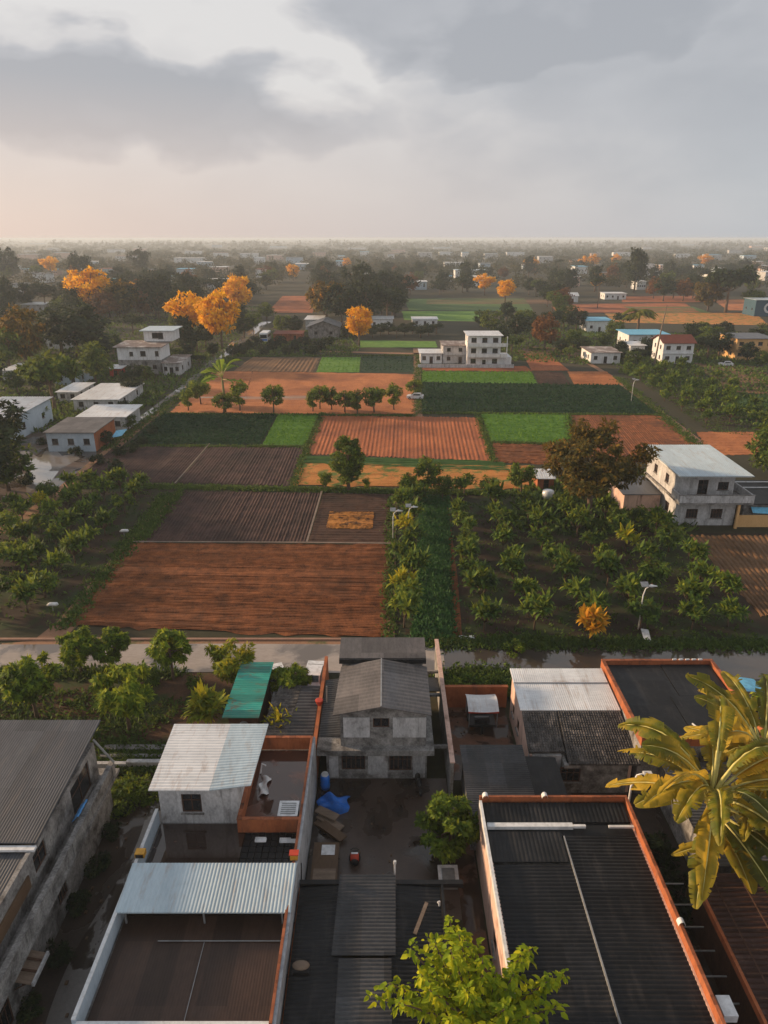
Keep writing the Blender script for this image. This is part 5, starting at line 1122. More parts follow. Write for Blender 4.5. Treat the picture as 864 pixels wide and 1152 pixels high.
house('brown_roof_house', 'second low white-roofed house, left of the orange trees', 'house', 66, 92, 354, 3.4, 10, RENDER_W, ROOF_W, 3, 1, 'flat', .6)
house('stilted_house', 'white house with a raised dark porch on the far left', 'house', 52, 76, 393, 5.0, 8, WHITEW, ROOF_W, 2, 2, 'flat', .5)
house('red_canopy_shop', 'tiny shop with a red canopy beside the white villa', 'shop', 124, 137, 424, 2.2, 5, REDM, ROOF_W, 1, 1, 'flat', .4)
# centre back
house('grey_gabled_barn', 'grey barn with a gabled end beside the bright orange tree', 'barn', 347, 381, 381, 4.2, 14, CONC, ROOF_A, 2, 1, 'gablef', .8, door=False)
house('long_white_shed', 'shed with a long white roof to the left of the grey barn', 'shed', 344, 362, 371, 4.0, 14, RENDER_W, ROOF_W, 2, 1, 'flat', .6)
house('red_brick_shed', 'low red brick shed beside the parked bus', 'shed', 308, 340, 384, 2.6, 8, BRICK, ROOF_RED, 2, 1, 'flat', .3)
bx_, by_ = W(299, 384)
bs = thing('parked_bus', 'white and blue bus parked beyond the left fields', 'bus', (bx_, by_, 0))
mesh('body', MB().prismx([(by_-4.5, .5), (by_+4.5, .5), (by_+4.5, 3.2), (by_+4.2, 3.5), (by_-4.2, 3.5), (by_-4.5, 3.1)], bx_-1.4, bx_+1.4), CAR_W, bs)
mesh('windscreen', MB().box(bx_-1.2, bx_+1.2, by_-4.56, by_-4.51, 1.7, 2.9), GLASS, bs); mesh('stripe', MB().box(bx_-1.3, bx_+1.3, by_-4.55, by_-4.51, .8, 1.4), BLUEP, bs)
mesh('side_windows', MB().box(bx_+1.41, bx_+1.45, by_-4, by_+4, 1.8, 2.8), GLASS, bs)
for sx in (-1.3, 1.1):
    for sy in (-3, 3): mesh('wheel', MB().tube([(bx_+sx, by_+sy, .5), (bx_+sx+.3, by_+sy, .5)], .5, 14), TYRE, bs)
house('distant_blue_white_hall', 'wide white hall with blue trim in the hazy middle distance', 'hall', 512, 548, 313, 7, 18, WHITEW, ROOF_B, 8, 2, 'flat', .8, detail=False)
house('white_garden_house', 'white house behind the bright tree at the centre', 'house', 417, 442, 369, 3.6, 10, WHITEW, ROOF_W, 3, 1, 'flat', .5)
house('white_field_shed', 'long low white shed behind the centre hedges', 'shed', 464, 492, 367, 2.8, 9, WHITEW, ROOF_W, 3, 1, 'flat', .4)
# right back
g4, (a_, b_, c_, d_) = house('red_roofed_house', 'white house with a red pitched roof at the upper right', 'house', 744, 778, 409, 6.0, 9, WHITEW, ROOF_RED, 3, 2, 'gable', .6, ww=1.3)
house('blue_roofed_hall', 'white building under a broad bright blue roof left of the red-roofed house', 'hall', 706, 750, 392, 4.6, 12, WHITEW, CYAN, 3, 1, 'flat', .8)
house('leaning_white_shed', 'white shed with a slanting roof in front of the blue-roofed building', 'shed', 708, 724, 402, 3.6, 6, WHITEW, ROOF_W, 2, 1, 'metal', .6)
house('broken_roof_house', 'low house with a dark red-rimmed flat roof and a white end wall', 'house', 664, 697, 409, 3.2, 11, WHITEW, ROOF_BRN, 3, 1, 'flat', .5)
house('blue_white_house', 'house with a half blue and half white roof behind the dark shrubs', 'house', 660, 688, 374, 4.5, 12, WHITEW, CYAN, 3, 1, 'flat', .6)
g5, (a_, b_, c_, d_) = house('ochre_house', 'two-storey ochre house with balconies at the right edge', 'house', 826, 868, 405, 6.4, 12, CREAM, ROOF_A, 4, 2, 'flat', .6, ww=1.4)
mesh('balcony', MB().box(a_-.3, b_, c_-1.5, c_-.36, 3.1, 3.25).box(a_-.3, b_, c_-1.5, c_-1.38, 3.252, 4.1), CREAM, g5)
house('hazy_white_row', 'row of white sheds in front of the reddish fields on the right', 'shed', 680, 704, 337, 3.5, 10, WHITEW, ROOF_W, 4, 1, 'flat', .5)
house('small_white_hut', 'tiny white hut among the centre right trees', 'hut', 638, 650, 340, 3.5, 8, WHITEW, ROOF_W, 1, 1, 'gable', .5)
gb, (a_, b_, c_, d_) = house('blue_signed_hall', 'dark blue hall at the right edge with a white letter C on its wall', 'hall', 848, 900, 356, 7.5, 12, plain('dark_blue_wall', (.03, .09, .14), .7), ROOF_B, 0, 1, 'flat', .5)
mb = MB(); cx = a_+6.5
for k in range(12):
    t0, t1 = R(50+k*21.7), R(50+(k+1)*21.7)
    q = [(cx+r_*math.cos(t), 3.9+r_*math.sin(t)) for r_, t in ((1.4, t0), (2.4, t0), (2.4, t1), (1.4, t1))]
    mb.hexa([(x, c_-.12, z) for x, z in (q[0], q[1], q[2], q[3])]+[(x, c_-.01, z) for x, z in (q[0], q[1], q[2], q[3])])
mesh('letter_sign', mb, CAR_W, gb)
pl = thing('leaning_mast', 'tall thin mast leaning above the red-roofed house', 'mast', (*W(736, 410), 0)); x, y = W(736, 410)
mesh('pole', MB().tube([(x, y, 0), (x+.6, y, 9), (x+1.4, y, 17)], [.28, .2, .1], 6), WOOD, pl)
v1 = car('pale van parked at the edge of the brown field at the upper right', 816, 412, R(80), name='parked_van')
v2 = car('white pickup standing at the end of the tree row in the orange field', 467, 449, R(85), name='parked_pickup')
# scattered far houses, one thing each
rs = np.random.RandomState(5)
FAR = [(196, 230, 296), (222, 238, 300), (130, 152, 294), (96, 110, 300), (123, 135, 326), (190, 210, 322), (232, 262, 325), (38, 52, 318), (15, 30, 330), (300, 318, 292), (322, 340, 296), (378, 392, 300), (405, 415, 288),
       (436, 444, 291), (456, 480, 326), (470, 486, 290), (500, 522, 300), (588, 606, 303), (606, 622, 296), (632, 648, 316), (640, 652, 322), (674, 688, 313), (700, 716, 306), (724, 745, 312), (742, 756, 304), (780, 792, 304), (806, 818, 307),
       (850, 858, 300), (855, 864, 305), (836, 850, 294), (545, 560, 292), (570, 590, 288), (240, 256, 290), (270, 290, 290), (60, 80, 290), (20, 44, 292), (820, 834, 285), (690, 710, 288), (760, 776, 290), (352, 366, 288),
       (496, 508, 317), (530, 548, 322), (288, 300, 312), (166, 180, 311), (540, 552, 303), (860, 880, 316), (890, 915, 325), (-30, -8, 312), (-60, -30, 330), (-34, -10, 372), (404, 416, 318), (716, 726, 326), (795, 805, 318), (208, 226, 286), (120, 140, 284)]
PV = [WHITEW, WHITEW, RENDER_W, BLUEW, PINKW]; PR = [ROOF_W, ROOF_W, ROOF_B, ROOF_A, ROOF_W, ROOF_RED, CYAN]
for i, (l, r, b_) in enumerate(FAR):
    D = WY(b_); hh = 4.5+rs.rand()*3+(2 if b_ < 300 else 0)
    o_ = house('distant_house', 'pale distant house half lost in the haze among trees', 'house', l, r, b_, hh, 10+rs.rand()*8, PV[rs.randint(5)], PR[rs.randint(7)], 4, 1 if b_ > 310 else 2, 'flat', .6, 'pale houses scattered over the hazy plain', detail=False, door=False)[0]; AUTO.append((o_, 'pale house', (l+r)/2, b_-5))


for k in range(75):
    b_ = rs.uniform(274.5, 312); l = rs.uniform(-40, 900); wd_ = rs.uniform(7, 20); 
    if any(l < r+4 and l+wd_ > q-4 and abs(b_-bb) < 6 for q, r, bb in FAR): continue
    FAR.append((l, l+wd_, b_)); D = WY(b_)
    o_ = house('distant_house', 'pale distant house', 'house', l, l+wd_, b_, 4+rs.rand()*5, 12+rs.rand()*14, PV[rs.randint(5)], PR[rs.randint(7)], 4, 1, 'flat', .6, 'pale houses scattered over the hazy plain', detail=False, door=False)[0]; AUTO.append((o_, 'pale house', l+wd_/2, b_-5))
LF_FAR = leafmat('far_leaves', [(.006, .014, .006), (.018, .032, .010), (.05, .06, .018), (.13, .085, .025)], .2, ns=.03)
LF_CT = leafmat('courtyard_leaves', [(.02, .045, .008), (.06, .11, .012), (.16, .22, .018), (.38, .38, .03)], .35)
# ================================================================ trees and plants
def ORD(i, n, side):
    w_ = ['first', 'second', 'third', 'fourth', 'fifth', 'sixth', 'seventh', 'eighth', 'ninth', 'tenth', 'eleventh', 'twelfth']
    return (w_[i] if i < 12 else '%dth' % (i+1)) + ' from the ' + side

# orchard bushes
OB = [rosette_bush('orchard_bush', 'young dark green fruit bush in the orchard', 'bush', LF_ORCH, 2.8, 1.45, 12, 13, .95, .30, seed=20+i) for i in range(5)]
OY = [rosette_bush('orchard_bush', 'orange-leaved bush in the orchard', 'bush', LF_YEL, 2.5, 1.4, 8, 13, 1.0, .30, seed=30+i) for i in range(2)]
OO = rosette_bush('orchard_bush', 'bright orange bush glowing in the near row of the right orchard', 'bush', LF_ORCHY, 3.0, 1.7, 10, 14, 1.0, .32, seed=37)
OB += [tree('orchard_bush', 'young dark green fruit bush in the orchard', 'bush', LF_ORCH, 3.0, 1.5, 1.2, seed=60+i, n=15, nl=34, ll=.55, lw=.22, cr=.36, trunk_r=.08) for i in range(2)]
rs = np.random.RandomState(12)
def inside(px, py, poly):
    c = False; n = len(poly)
    for i in range(n):
        (x1, y1), (x2, y2) = poly[i], poly[i-1]
        if (y1 > py) != (y2 > py) and px < (x2-x1)*(py-y1)/(y2-y1)+x1: c = not c
    return c
def to_px(x, y):
    zc = y*CP + H*SP; v = (-y*SP + H*CP)/zc   # camera space
    return 432+F*x/zc, 576+F*v
cntr = {'r': 0, 'l': 0, 'u': 0}; ROWS = {}
def orchard(poly, dx, dy, lab, grp, key, s0, s1, ylab, ygrp, skip=0, skew=0.0, lim=130):
    ws = [W(*p) for p in poly]; xs = [a for a, b in ws]; ys = [b for a, b in ws]; j = 0; y = min(ys)+dy*.5
    while y < max(ys):
        x = min(xs)+dx*.5+(j % 2)*dx*(.5 if key == 'u' else .12)
        while x < max(xs):
            X, Y = x+rs.normal()*dx*.07, y+rs.normal()*dy*.08; px, py = to_px(X, Y)
            if inside(px, py, poly) and -30 < px < 900 and rs.rand() > skip and cntr[key] < lim:
                yl = rs.rand() < .09 and key != 'u'
                pr = OY[rs.randint(2)] if yl else OB[rs.randint(len(OB))]
                put(pr, 0, 0, rs.uniform(s0, s1), None, ylab if yl else lab, ygrp if yl else grp, xy=(X, Y)); cntr[key] += 1; ROWS.setdefault((key, j), []).append((px, LASTO[0], yl))
            x += dx
        y += dy; j += 1
orchard([(515, 715), (640, 716), (900, 722), (850, 690), (775, 600), (740, 592), (690, 580), (600, 572), (512, 565)], 4.9, 4.5, 'dark green fruit bush in the rows of the right-hand orchard', 'green bushes of the right orchard', 'r', 1.0, 1.3,
        'yellow-tipped fruit bush in the right-hand orchard', 'yellow-tipped bushes of the right orchard', .05, lim=140)
orchard([(-60, 706), (48, 694), (100, 640), (166, 566), (176, 550), (70, 546), (-40, 600)], 3.9, 4.1, 'dark green fruit bush in the rows of the left-hand orchard', 'green bushes of the left orchard', 'l', .95, 1.2,
        'yellow-tipped fruit bush in the left-hand orchard', 'yellow-tipped bushes of the left orchard', .05, lim=110)
orchard([(700, 418), (760, 414), (810, 430), (870, 458), (890, 480), (780, 478)], 5.0, 5.2, 'dark bush in the dense plantation above the red field on the right', 'bushes of the upper right plantation', 'u', .9, 1.3,
        '', '', .05, lim=85)
put(OO, 664, 722, 1.1)
for i, (px, py) in enumerate([(455, 706), (462, 690), (452, 672), (465, 655), (455, 640), (466, 622), (455, 606), (466, 592), (452, 578), (470, 572), (458, 560)]):
    pr = OY[i % 2] if i % 4 == 2 else OB[i % 5]
    put(pr, px, py, 1.15, None, 'bush of the single file along the green strip, '+ORD(i, 11, 'near end'), 'bushes lining the green strip')
# field edge trees
C1 = tree('round_tree', 'round dark tree', 'tree', LF_MANGO, 6.2, 2.6, 2.4, seed=3, n=34, nl=70, ll=.5, lw=.24, cr=.34, trunk_r=.16)
C2 = tree('round_tree', 'round dark tree', 'tree', LF_MANGO, 6.0, 2.2, 2.5, seed=4, n=26, nl=70, ll=.5, lw=.24, cr=.36, trunk_r=.16, shape='column')
for i, (px, py, s) in enumerate([(308, 464, 1.0), (352, 463, .8), (360, 460, .9), (373, 461, .8), (388, 464, .95), (402, 466, .95), (421, 464, 1.05), (443, 461, 1.0), (466, 447, .8), (212, 462, .8), (226, 455, 1.0), (270, 462, 1.1), (252, 466, .9)]):
    put([C1, C2][i % 2], px, py, s, None, 'round-topped tree across the orange field, '+ORD(i, 9, 'left') if i < 9 else 'round dark tree by the pale palm, '+ORD([0, 1, 3, 2][i-9], 4, 'left'), 'row of trees across the orange field' if i < 9 else 'dark trees round the pale palm')
b0 = banana('tall_palm', 'pale green broad-fronded palm above the dark green crop on the left', 7, 4.2, 1.4, 10, 8, LF_BANG, cat='palm tree', stem_r=.22, stations=12); put(b0, 253, 464, 1.35, 0, sz=.8)
mt = tree('middle_tree', 'tall dense dark tree standing alone at the edge of the dark fields', 'tree', LF_MANGO, 10.2, 3.6, 4.6, seed=9, n=70, nl=130, ll=.5, lw=.25, cr=.27, trunk_r=.3, shape='column'); put(mt, 392, 552, .95, 0, sz=.88)
put(C1, 366, 550, .45, None, 'small round shrub at the left foot of the lone dense tree')
put(C2, 412, 552, .35, None, 'small round shrub at the right foot of the lone dense tree')
for i, (px, py, s, lb) in enumerate([(481, 556, 1.0, 'ragged tree at the top of the green strip'), (498, 562, .6, 'smaller tree beside the ragged one at the head of the green strip'), (459, 566, .75, 'low tree at the head of the bush file'), (586, 556, .8, 'slim tree at the near edge of the ochre strip, right of centre'), (640, 556, .7, 'tree just left of the little orange hut')]):
    put([C2, C1][i % 2], px, py, s, None, lb)
put(OB[5], 522, 556, 1.2, None, 'low bush on the ochre strip, left one of two'); put(OB[6], 550, 557, 1.1, None, 'low bush on the ochre strip, right one of two')
bt = tree('browning_tree', 'big broad tree turning orange-brown in front of the balcony house', 'tree', LF_BROWN, 13.4, 6.4, 4.9, seed=14, n=78, nl=130, ll=.6, lw=.28, cr=.20, trunk_r=.35, shape='umbrella2'); put(bt, 660, 590, 1.05, 0, sz=1)
rt = tree('edge_tree', 'dense green tree cut by the right edge above the balcony house', 'tree', LF_MIDG, 9, 4.8, 3.8, seed=15, n=60, nl=80, ll=.6, lw=.28, cr=.25); put(rt, 868, 536, 1.05, 0, sz=1.1)
# garden trees by the street
gt = [tree('garden_tree', 'garden tree', 'tree', LF_GARDEN, 5.9, 2.55, 2.0, seed=40+i, n=44, nl=80, ll=.66, lw=.21, cr=.21, trunk_r=.14, droop=.5) for i in range(4)]
gy = tree('garden_tree', 'garden tree', 'tree', LF_YEL, 4.6, 2.1, 1.8, seed=46, n=30, nl=90, ll=.55, lw=.17, cr=.3, trunk_r=.12, droop=.6)
for pr, px, py, s, lb in ((gt[0], 42, 808, .95, 'large dark rounded tree at the left edge of the garden'), (gt[1], 92, 758, .74, 'smaller garden tree leaning over the street, second from the left'), (gt[2], 129, 757, .72, 'green garden tree just right of the leaning one'),
                          (gt[3], 146, 822, .95, 'wide low tree in the near middle of the garden'), (gt[0], 195, 764, .80, 'tree with a split crown at the roadside, middle of the garden'), (gy, 263, 776, 1.0, 'yellow-topped tree beside the teal roof'),
                          (gt[1], 332, 792, .62, 'dark small tree in front of the white cars'), (gt[2], 312, 782, .42, 'bushy sapling touching the teal roof')):
    put(pr, px, py, s, None, lb, sz=1)
yb = [rosette_bush('leafy_palm_bush', 'bush', 'bush', LF_YEL, 3.6, 1.6, 11, 16, 1.5, .30, seed=70+i) for i in range(3)]
put(yb[0], 233, 822, .95, 1, 'yellow-green fountain-shaped bush left of the teal shed'); put(yb[1], 317, 836, .72, 2, 'fountain-shaped bush behind the red terrace'); put(yb[2], 354, 842, .55, 3, 'little yellow bush against the brown garden wall')
put(yb[0], 597, 806, .25, 3, 'tiny plant at the foot of the tile-roofed house'); put(yb[1], 299, 1170, .35, 2, 'small potted shrub at the near end of the party wall', xy=(-4.3, 19.6), z=0) if False else None
ht = [tree('hedge_bush', 'bush', 'bush', LF_MANGO, 1.5, 1.3, .85, seed=80+i, n=16, nl=60, ll=.30, lw=.13, cr=.36, trunk_r=.05) for i in range(2)]
for i, (px, py, s, lb, g) in enumerate([(513, 775, 1, 1, 0), (532, 774, 1.1, 1, 0), (550, 775, 1, 1, 0), (568, 774, 1, 1, 0), (172, 764, .6, 2, 0), (218, 764, .6, 2, 0), (148, 888, 1.0, 3, 0), (165, 892, .8, 3, 0), (132, 890, .8, 3, 0), (138, 905, .7, 3, 0)]):
    put(ht[i % 2], px, py+6, s, None, ['low hedge bush behind the orange yard wall, '+ORD(i, 4, 'left'), 'low bush at the street side of the garden, '+ORD(i-4, 2, 'left'), 'low bush between the drain and the rooftop-room house, '+ORD([1, 3, 0, 2][i-6] if i > 5 else 0, 4, 'left')][lb-1], {1: 'hedge behind the orange yard wall', 2: 'low bushes along the street', 3: 'bushes by the drain'}[lb])
hd = [tree('hedge_bush', 'bush', 'bush', LF_DARK, 1.1, 1.1, .6, seed=85+i, n=16, nl=60, ll=.28, lw=.12, cr=.36, trunk_r=.05) for i in range(2)]
for i, (y, s) in enumerate([(34.5, .7), (31.8, .8), (29.2, .75), (26.0, .8), (23.4, .7), (21.2, .6), (36.2, .6)]):
    put(hd[i % 2], 0, 0, s, None, 'dark bush at the foot of the grey gallery house, '+ORD([1, 2, 3, 4, 5, 6, 0][i], 7, 'far end'), 'bushes along the alley wall', xy=(-17.2+.3*(i % 2), y))
put(ht[0], 855, 795, 1.2, None, 'round bush behind the light blue canopy')
put(ht[1], 580, 735, .8, None, 'reddish scrub heap at the end of the green strip')
# trees close to the camera
ct_ = tree('courtyard_tree', 'compact dark green tree at the right side of the wet courtyard', 'tree', LF_CT, 4.9, 2.0, 2.2, seed=51, n=40, nl=110, ll=.40, lw=.18, cr=.25, trunk_r=.12); put(ct_, 0, 0, 1.0, 0, xy=(4.05, 32.6), sz=1)
# leafy tree at the bottom: upright tapering branches of broad bright leaves
nr = thing('bright_leafy_tree', 'bright yellow-green broad-leaved tree rising at the bottom edge of the picture', 'tree', (4.25, 20.5, 0))
rs2 = np.random.RandomState(77); tb = MB(); L_ = Leaves(); qs = []
tb.tube([(4.25, 20.5, -.1), (4.3, 20.4, 2.5), (4.1, 20.3, 4.6)], [.22, .18, .13], 8)
def broadleaf(c, d, nrm, ln, wd):
    s = np.cross(d, nrm); s /= np.linalg.norm(s)+1e-6; n2 = np.cross(s, d)
    a = c; m_ = c+d*ln*.45-n2*ln*.02; e = c+d*ln-n2*ln*.18
    l1, l2 = c+d*ln*.28+s*wd*.5+n2*wd*.16, c+d*ln*.68+s*wd*.38+n2*wd*.08
    r1, r2 = c+d*ln*.28-s*wd*.5+n2*wd*.16, c+d*ln*.68-s*wd*.38+n2*wd*.08
    k = len(lv); lv.extend([a, m_, e, l1, l2, r1, r2]); lf.extend([(k, k+1, k+3), (k+3, k+1, k+4), (k+1, k+2, k+4), (k, k+5, k+1), (k+5, k+6, k+1), (k+1, k+6, k+2)])
lv, lf = [], []
tops = [(-.05, 20.6, 5.6), (1.5, 21.2, 7.6), (2.6, 21.6, 7.2), (3.2, 22.0, 8.2), (4.2, 21.4, 7.4), (5.0, 20.4, 7.0), (6.3, 21.6, 6.8), (7.3, 20.9, 6.0), (2.2, 19.5, 7.5), (3.6, 19.2, 7.9), (5.2, 19.0, 7.2), (1.0, 19.6, 6.6), (6.2, 19.2, 6.4), (4.4, 20.4, 8.0), (3.1, 20.6, 8.3), (2.4, 22.4, 6.4), (.6, 20.7, 6.2), (5.7, 20.3, 7.3), (3.5, 21.2, 8.4), (3.9, 22.6, 6.6), (1.9, 20.2, 7.4), (2.9, 18.6, 7.2), (4.6, 18.4, 7.0), (8.0, 21.2, 6.0), (7.4, 19.6, 6.3), (6.9, 22.4, 6.0)]
for tp in tops:
    tp = np.array(tp)-np.array([.4, 0, .3]); st = np.array([4.15, 20.35, 4.3]); mid = st*.45+tp*.55+np.array([0, 0, -.35]); prev = None
    tb.tube([tuple(st), tuple(mid), tuple(tp)], [.10, .06, .02], 5)
    for t in np.linspace(.3, 1.0, 13):
        p = (1-t)**2*st+2*t*(1-t)*mid+t*t*tp
        for _ in range(9):
            o = unit(rs2.normal(size=(1, 3)))[0]; q = p+o*rs2.uniform(.05, .42)*(1.15-t*.5)
            d = unit((o*np.array([1, 1, .35])+np.array([0, 0, -.25])+rs2.normal(size=3)*.25)[None])[0]; nn = unit((np.array([0, 0, 1.])+o*.5+rs2.normal(size=3)*.35)[None])[0]
            ln = rs2.uniform(.15, .43); broadleaf(q, d, nn, ln, ln*rs2.uniform(.45, .68))
mesh('trunk', tb, BARK, nr, True); mb = MB(); mb.v = [tuple(a) for a in lv]; mb.f = lf; mesh('crown', mb, LF_YG, nr, True)
for k, (px, py, h_, ll_, lw_, n_, sd_, rz_, lb) in enumerate(((800, 898, 7.9, 6.2, 1.35, 30, 5, 20, 'tallest golden banana plant, leftmost of the clump beside the black hall'),
        (858, 852, 7.0, 5.6, 1.3, 24, 6, 140, 'second banana plant of the clump, behind and right of the tallest'), (838, 936, 5.6, 4.6, 1.2, 18, 7, 250, 'lowest banana plant of the clump, nearest the rust-brown roof'))):
    bn = banana('banana_plant', lb, h_, ll_, lw_, n_, sd_, LF_BAN, stem_r=.24, stations=28, group='banana plants at the lower right'); put(bn, 0, 0, 1.0, R(rz_), lb, 'banana plants at the lower right', xy=W(px, py, h_), sz=1)
for i, (px, py) in enumerate(((722, 1005), (742, 1030), (735, 960), (765, 1010), (722, 880))):
    put(hd[i % 2], px, py, 1.3, None, 'dark bush under the banana clump, '+ORD([0, 3, 2, 4, 1][i], 5, 'left'), 'bushes under the banana clump')
# street lamps on thin white poles
def lamp(label, bx, by, hx, hz, rzdir=1, hpx=None):
    x, y = W(bx, by); r = thing('street_lamp', label, 'lamp', (x, y, 0))
    mesh('pole', MB().tube([(x, y, 0), (x, y, hz*.8), (x+rzdir*.15, y, hz*.95), (x+rzdir*.5, y, hz)], [.07, .06, .05, .04], 7), WMET, r, True)
    mesh('lamp_head', MB().tube([(x+rzdir*.35, y, hz+.02), (x+rzdir*.6, y, hz+.05), (x+rzdir*1.2, y, hz+.02)], [.06, .16, .05], 8), WMET, r, True)
    mesh('solar_panel', MB().slab((x-.35, y-.3, hz+.12), (x+.35, y-.3, hz+.12), (x+.35, y+.3, hz+.35), (x-.35, y+.3, hz+.35), .04), GMET, r)
lamp('white curved lamp post in the front rows of the right orchard', 718, 708, 0, 4.6)
lamp('lamp post at the head of the bush file, the right one of two', 459, 606, 0, 4.2)
lamp('lamp post at the head of the bush file, the left one of two', 442, 608, 0, 3.9)
lamp('lamp post at the far side of the dark green crop on the right', 710, 452, 0, 5.0)
for px, py, lb in ((140, 604, 'white lamp head on a short stake at the upper corner of the left orchard'), (60, 688, 'white lamp head on a short stake at the near corner of the left orchard')):
    x, y = W(px, py); r = thing('stake_lamp', lb, 'lamp', (x, y, 0)); mesh('stake', MB().tube([(x, y, 0), (x, y, .7)], .04, 6), GMET, r); mesh('lamp_head', MB().tube([(x-.5, y, .72), (x-.2, y, .85), (x+.5, y, .85), (x+.65, y, .8)], [.08, .2, .2, .05], 10), CAR_W, r, True)
x, y = W(730, 721); single('fallen_panel', 'flat white panel lying on the weeds by the canal', 'panel', MB().slab((x-.5, y-.2, .12), (x+.1, y-.4, .12), (x+.3, y+1.2, .5), (x-.35, y+1.4, .5), .05), CAR_W)
x, y = W(525, 718); single('white_sheet', 'white plastic sheet lying at the end of the green strip', 'sheet', MB().grid(lambda u, v: (x-.7+1.4*u, y-.2+.5*v, .06+.06*math.sin(9*u)+.05*math.sin(7*v)), 8, 4), CAR_W)
x, y = W(758, 602); single('white_sheet', 'white sheet dropped in front of the balcony house', 'sheet', MB().grid(lambda u, v: (x-.8+1.4*u, y-.4+1.0*v, .06+.06*math.sin(9*u)+.05*math.sin(7*v)), 8, 4), CAR_W)
# ---------------------------------------------------------------- trees of the middle distance, one by one
DV = [tree('broad_tree', 'tree', 'tree', LF_DARK, 11, 5.5, 4.2, seed=100+i, n=44, nl=44, ll=1.0, lw=.5, cr=.27, trunk_r=.3, shape=s_) for i, s_ in enumerate(['round', 'umbrella', 'round', 'column', 'broken'])]
MG = [tree('broad_tree', 'tree', 'tree', LF_MIDG, 9, 4.6, 3.6, seed=110+i, n=40, nl=44, ll=.9, lw=.45, cr=.28, trunk_r=.25, shape=s_) for i, s_ in enumerate(['round', 'umbrella', 'round'])]
OG = [tree('autumn_tree', 'tree', 'tree', LF_ORANGE, 11, 5.0, 4.2, seed=120+i, n=46, nl=46, ll=.9, lw=.5, cr=.26, trunk_r=.25, shape=s_) for i, s_ in enumerate(['round', 'broken', 'round'])]
RU = [tree('russet_tree', 'tree', 'tree', LF_RUSSET, 9, 5.0, 3.5, seed=130+i, n=40, nl=44, ll=.95, lw=.5, cr=.28, trunk_r=.25) for i in range(2)]
RUO = [tree('browning_tree', 'tree', 'tree', LF_BROWN, 9.5, 5.0, 4.0, seed=137+i, n=44, nl=46, ll=.95, lw=.5, cr=.26, trunk_r=.25) for i in range(2)]
SC = [tree('shrub', 'shrub', 'shrub', LF_DARK, 3.2, 2.6, 1.7, seed=140+i, n=18, nl=40, ll=.7, lw=.36, cr=.38, trunk_r=.08) for i in range(3)]
PA = [palm('coconut_palm', 'tall palm', 15, 4.6, 20, 150+i, LF_DARK, .2, lw=.16) for i in range(2)]
PB = palm('date_palm', 'golden-green palm with arching fronds behind the blue roof', 7.5, 6.0, 30, 155, LF_PALM, .4, lw=.24)
put(PB, 716, 380, 1.2, 0)
put(PA[0], 627, 318, 1.15, 0, 'tall dark palm with a tufted head right of centre in the haze'); put(PA[1], 672, 347, .95, 1, 'shorter palm in front of the white hut on the right')
nm = [(SC, LF_DARK)]
NOUN = {id(DV): 'dark tree', id(MG): 'green tree', id(OG): 'orange tree', id(RU): 'russet tree', id(SC): 'low shrub'}
def T(lst, i, px, py, s, lb, g=None, sz=None):
    o = put(lst[i % len(lst)], px, py, s, None, lb, g, sz=sz)
    if g: AUTO.append((o, ('tall ' if s > 1.3 and lst is not SC else '')+NOUN.get(id(lst), 'brownish tree'), px, py))
T(OG, 0, 404, 389, 1.1, 'bright orange tree by the grey gabled barn', sz=1.15); T(OG, 1, 214, 386, 1.5, 'orange tree left in the blazing group by the canal', sz=1.1); T(OG, 2, 250, 392, 1.5, 'tall orange tree in the middle of the blazing group', sz=1.2); T(OG, 0, 270, 354, 1.7, 'orange tree behind the blazing group, to the right')
T(OG, 2, 106, 356, 2.1, 'orange tree above the two low white-roofed houses', sz=1); T(RUO, 0, 136, 360, 1.8, 'russet tree next to the orange one on the left', sz=1); T(RU, 1, 120, 362, 1.5, 'russet shrubby tree between the orange trees on the left')
T(OG, 0, 568, 340, 1.3, 'small bright yellow-orange tree right of centre'); T(OG, 1, 545, 332, 1.4, 'orange tree behind the bright yellow one', sz=.9)
T(RUO, 0, 30, 412, 1.5, 'rust-coloured tree at the left edge above the cottage', sz=1.2); T(MG, 0, 108, 432, 1.15, 'sunlit yellow-green tree before the white villa', sz=1)
T(MG, 1, 62, 462, 1.5, 'dense green tree beside the long blue house', sz=1.0); T(MG, 2, 12, 418, 1.2, 'pale green tree at the left edge')
T(DV, 0, 88, 402, 2.0, 'broad spreading dark tree left of the white villa', sz=.75); T(DV, 2, 70, 398, 1.6, 'dark tree beside the spreading one on the left', sz=.8); T(DV, 1, 176, 356, 1.5, 'tall black-green tree right of the orange grove', sz=1.3); T(DV, 3, 209, 396, 1.0, 'dark tree hugging the white villa')
T(DV, 2, 385, 368, 1.6, 'huge dark tree with an orange flank at the centre, left part', sz=1.0); T(DV, 0, 412, 366, 1.7, 'huge dark tree in the centre clump', sz=1.0); T(DV, 1, 436, 364, 1.6, 'dark tree at the right of the centre clump', sz=.95); T(DV, 4, 407, 345, 1.8, 'tallest ragged dark tree rising from the centre clump', sz=1.2)
T(RUO, 1, 368, 366, 1.8, 'orange-brown tree at the left of the centre clump', sz=1.15); T(RU, 0, 612, 394, 1.2, 'reddish bare tree right of the tall white house', sz=1.0)
T(DV, 3, 713, 330, 1.8, 'tall pointed dark tree in the haze on the right', sz=1.5); T(DV, 4, 160, 312, 1.9, 'lone high-crowned tree standing above the haze on the left', sz=1.3); T(DV, 0, 92, 322, 1.9, 'round dark tree on the far left', sz=1.2); T(DV, 2, 8, 318, 2.2, 'dark tree at the far left edge', sz=1.2)
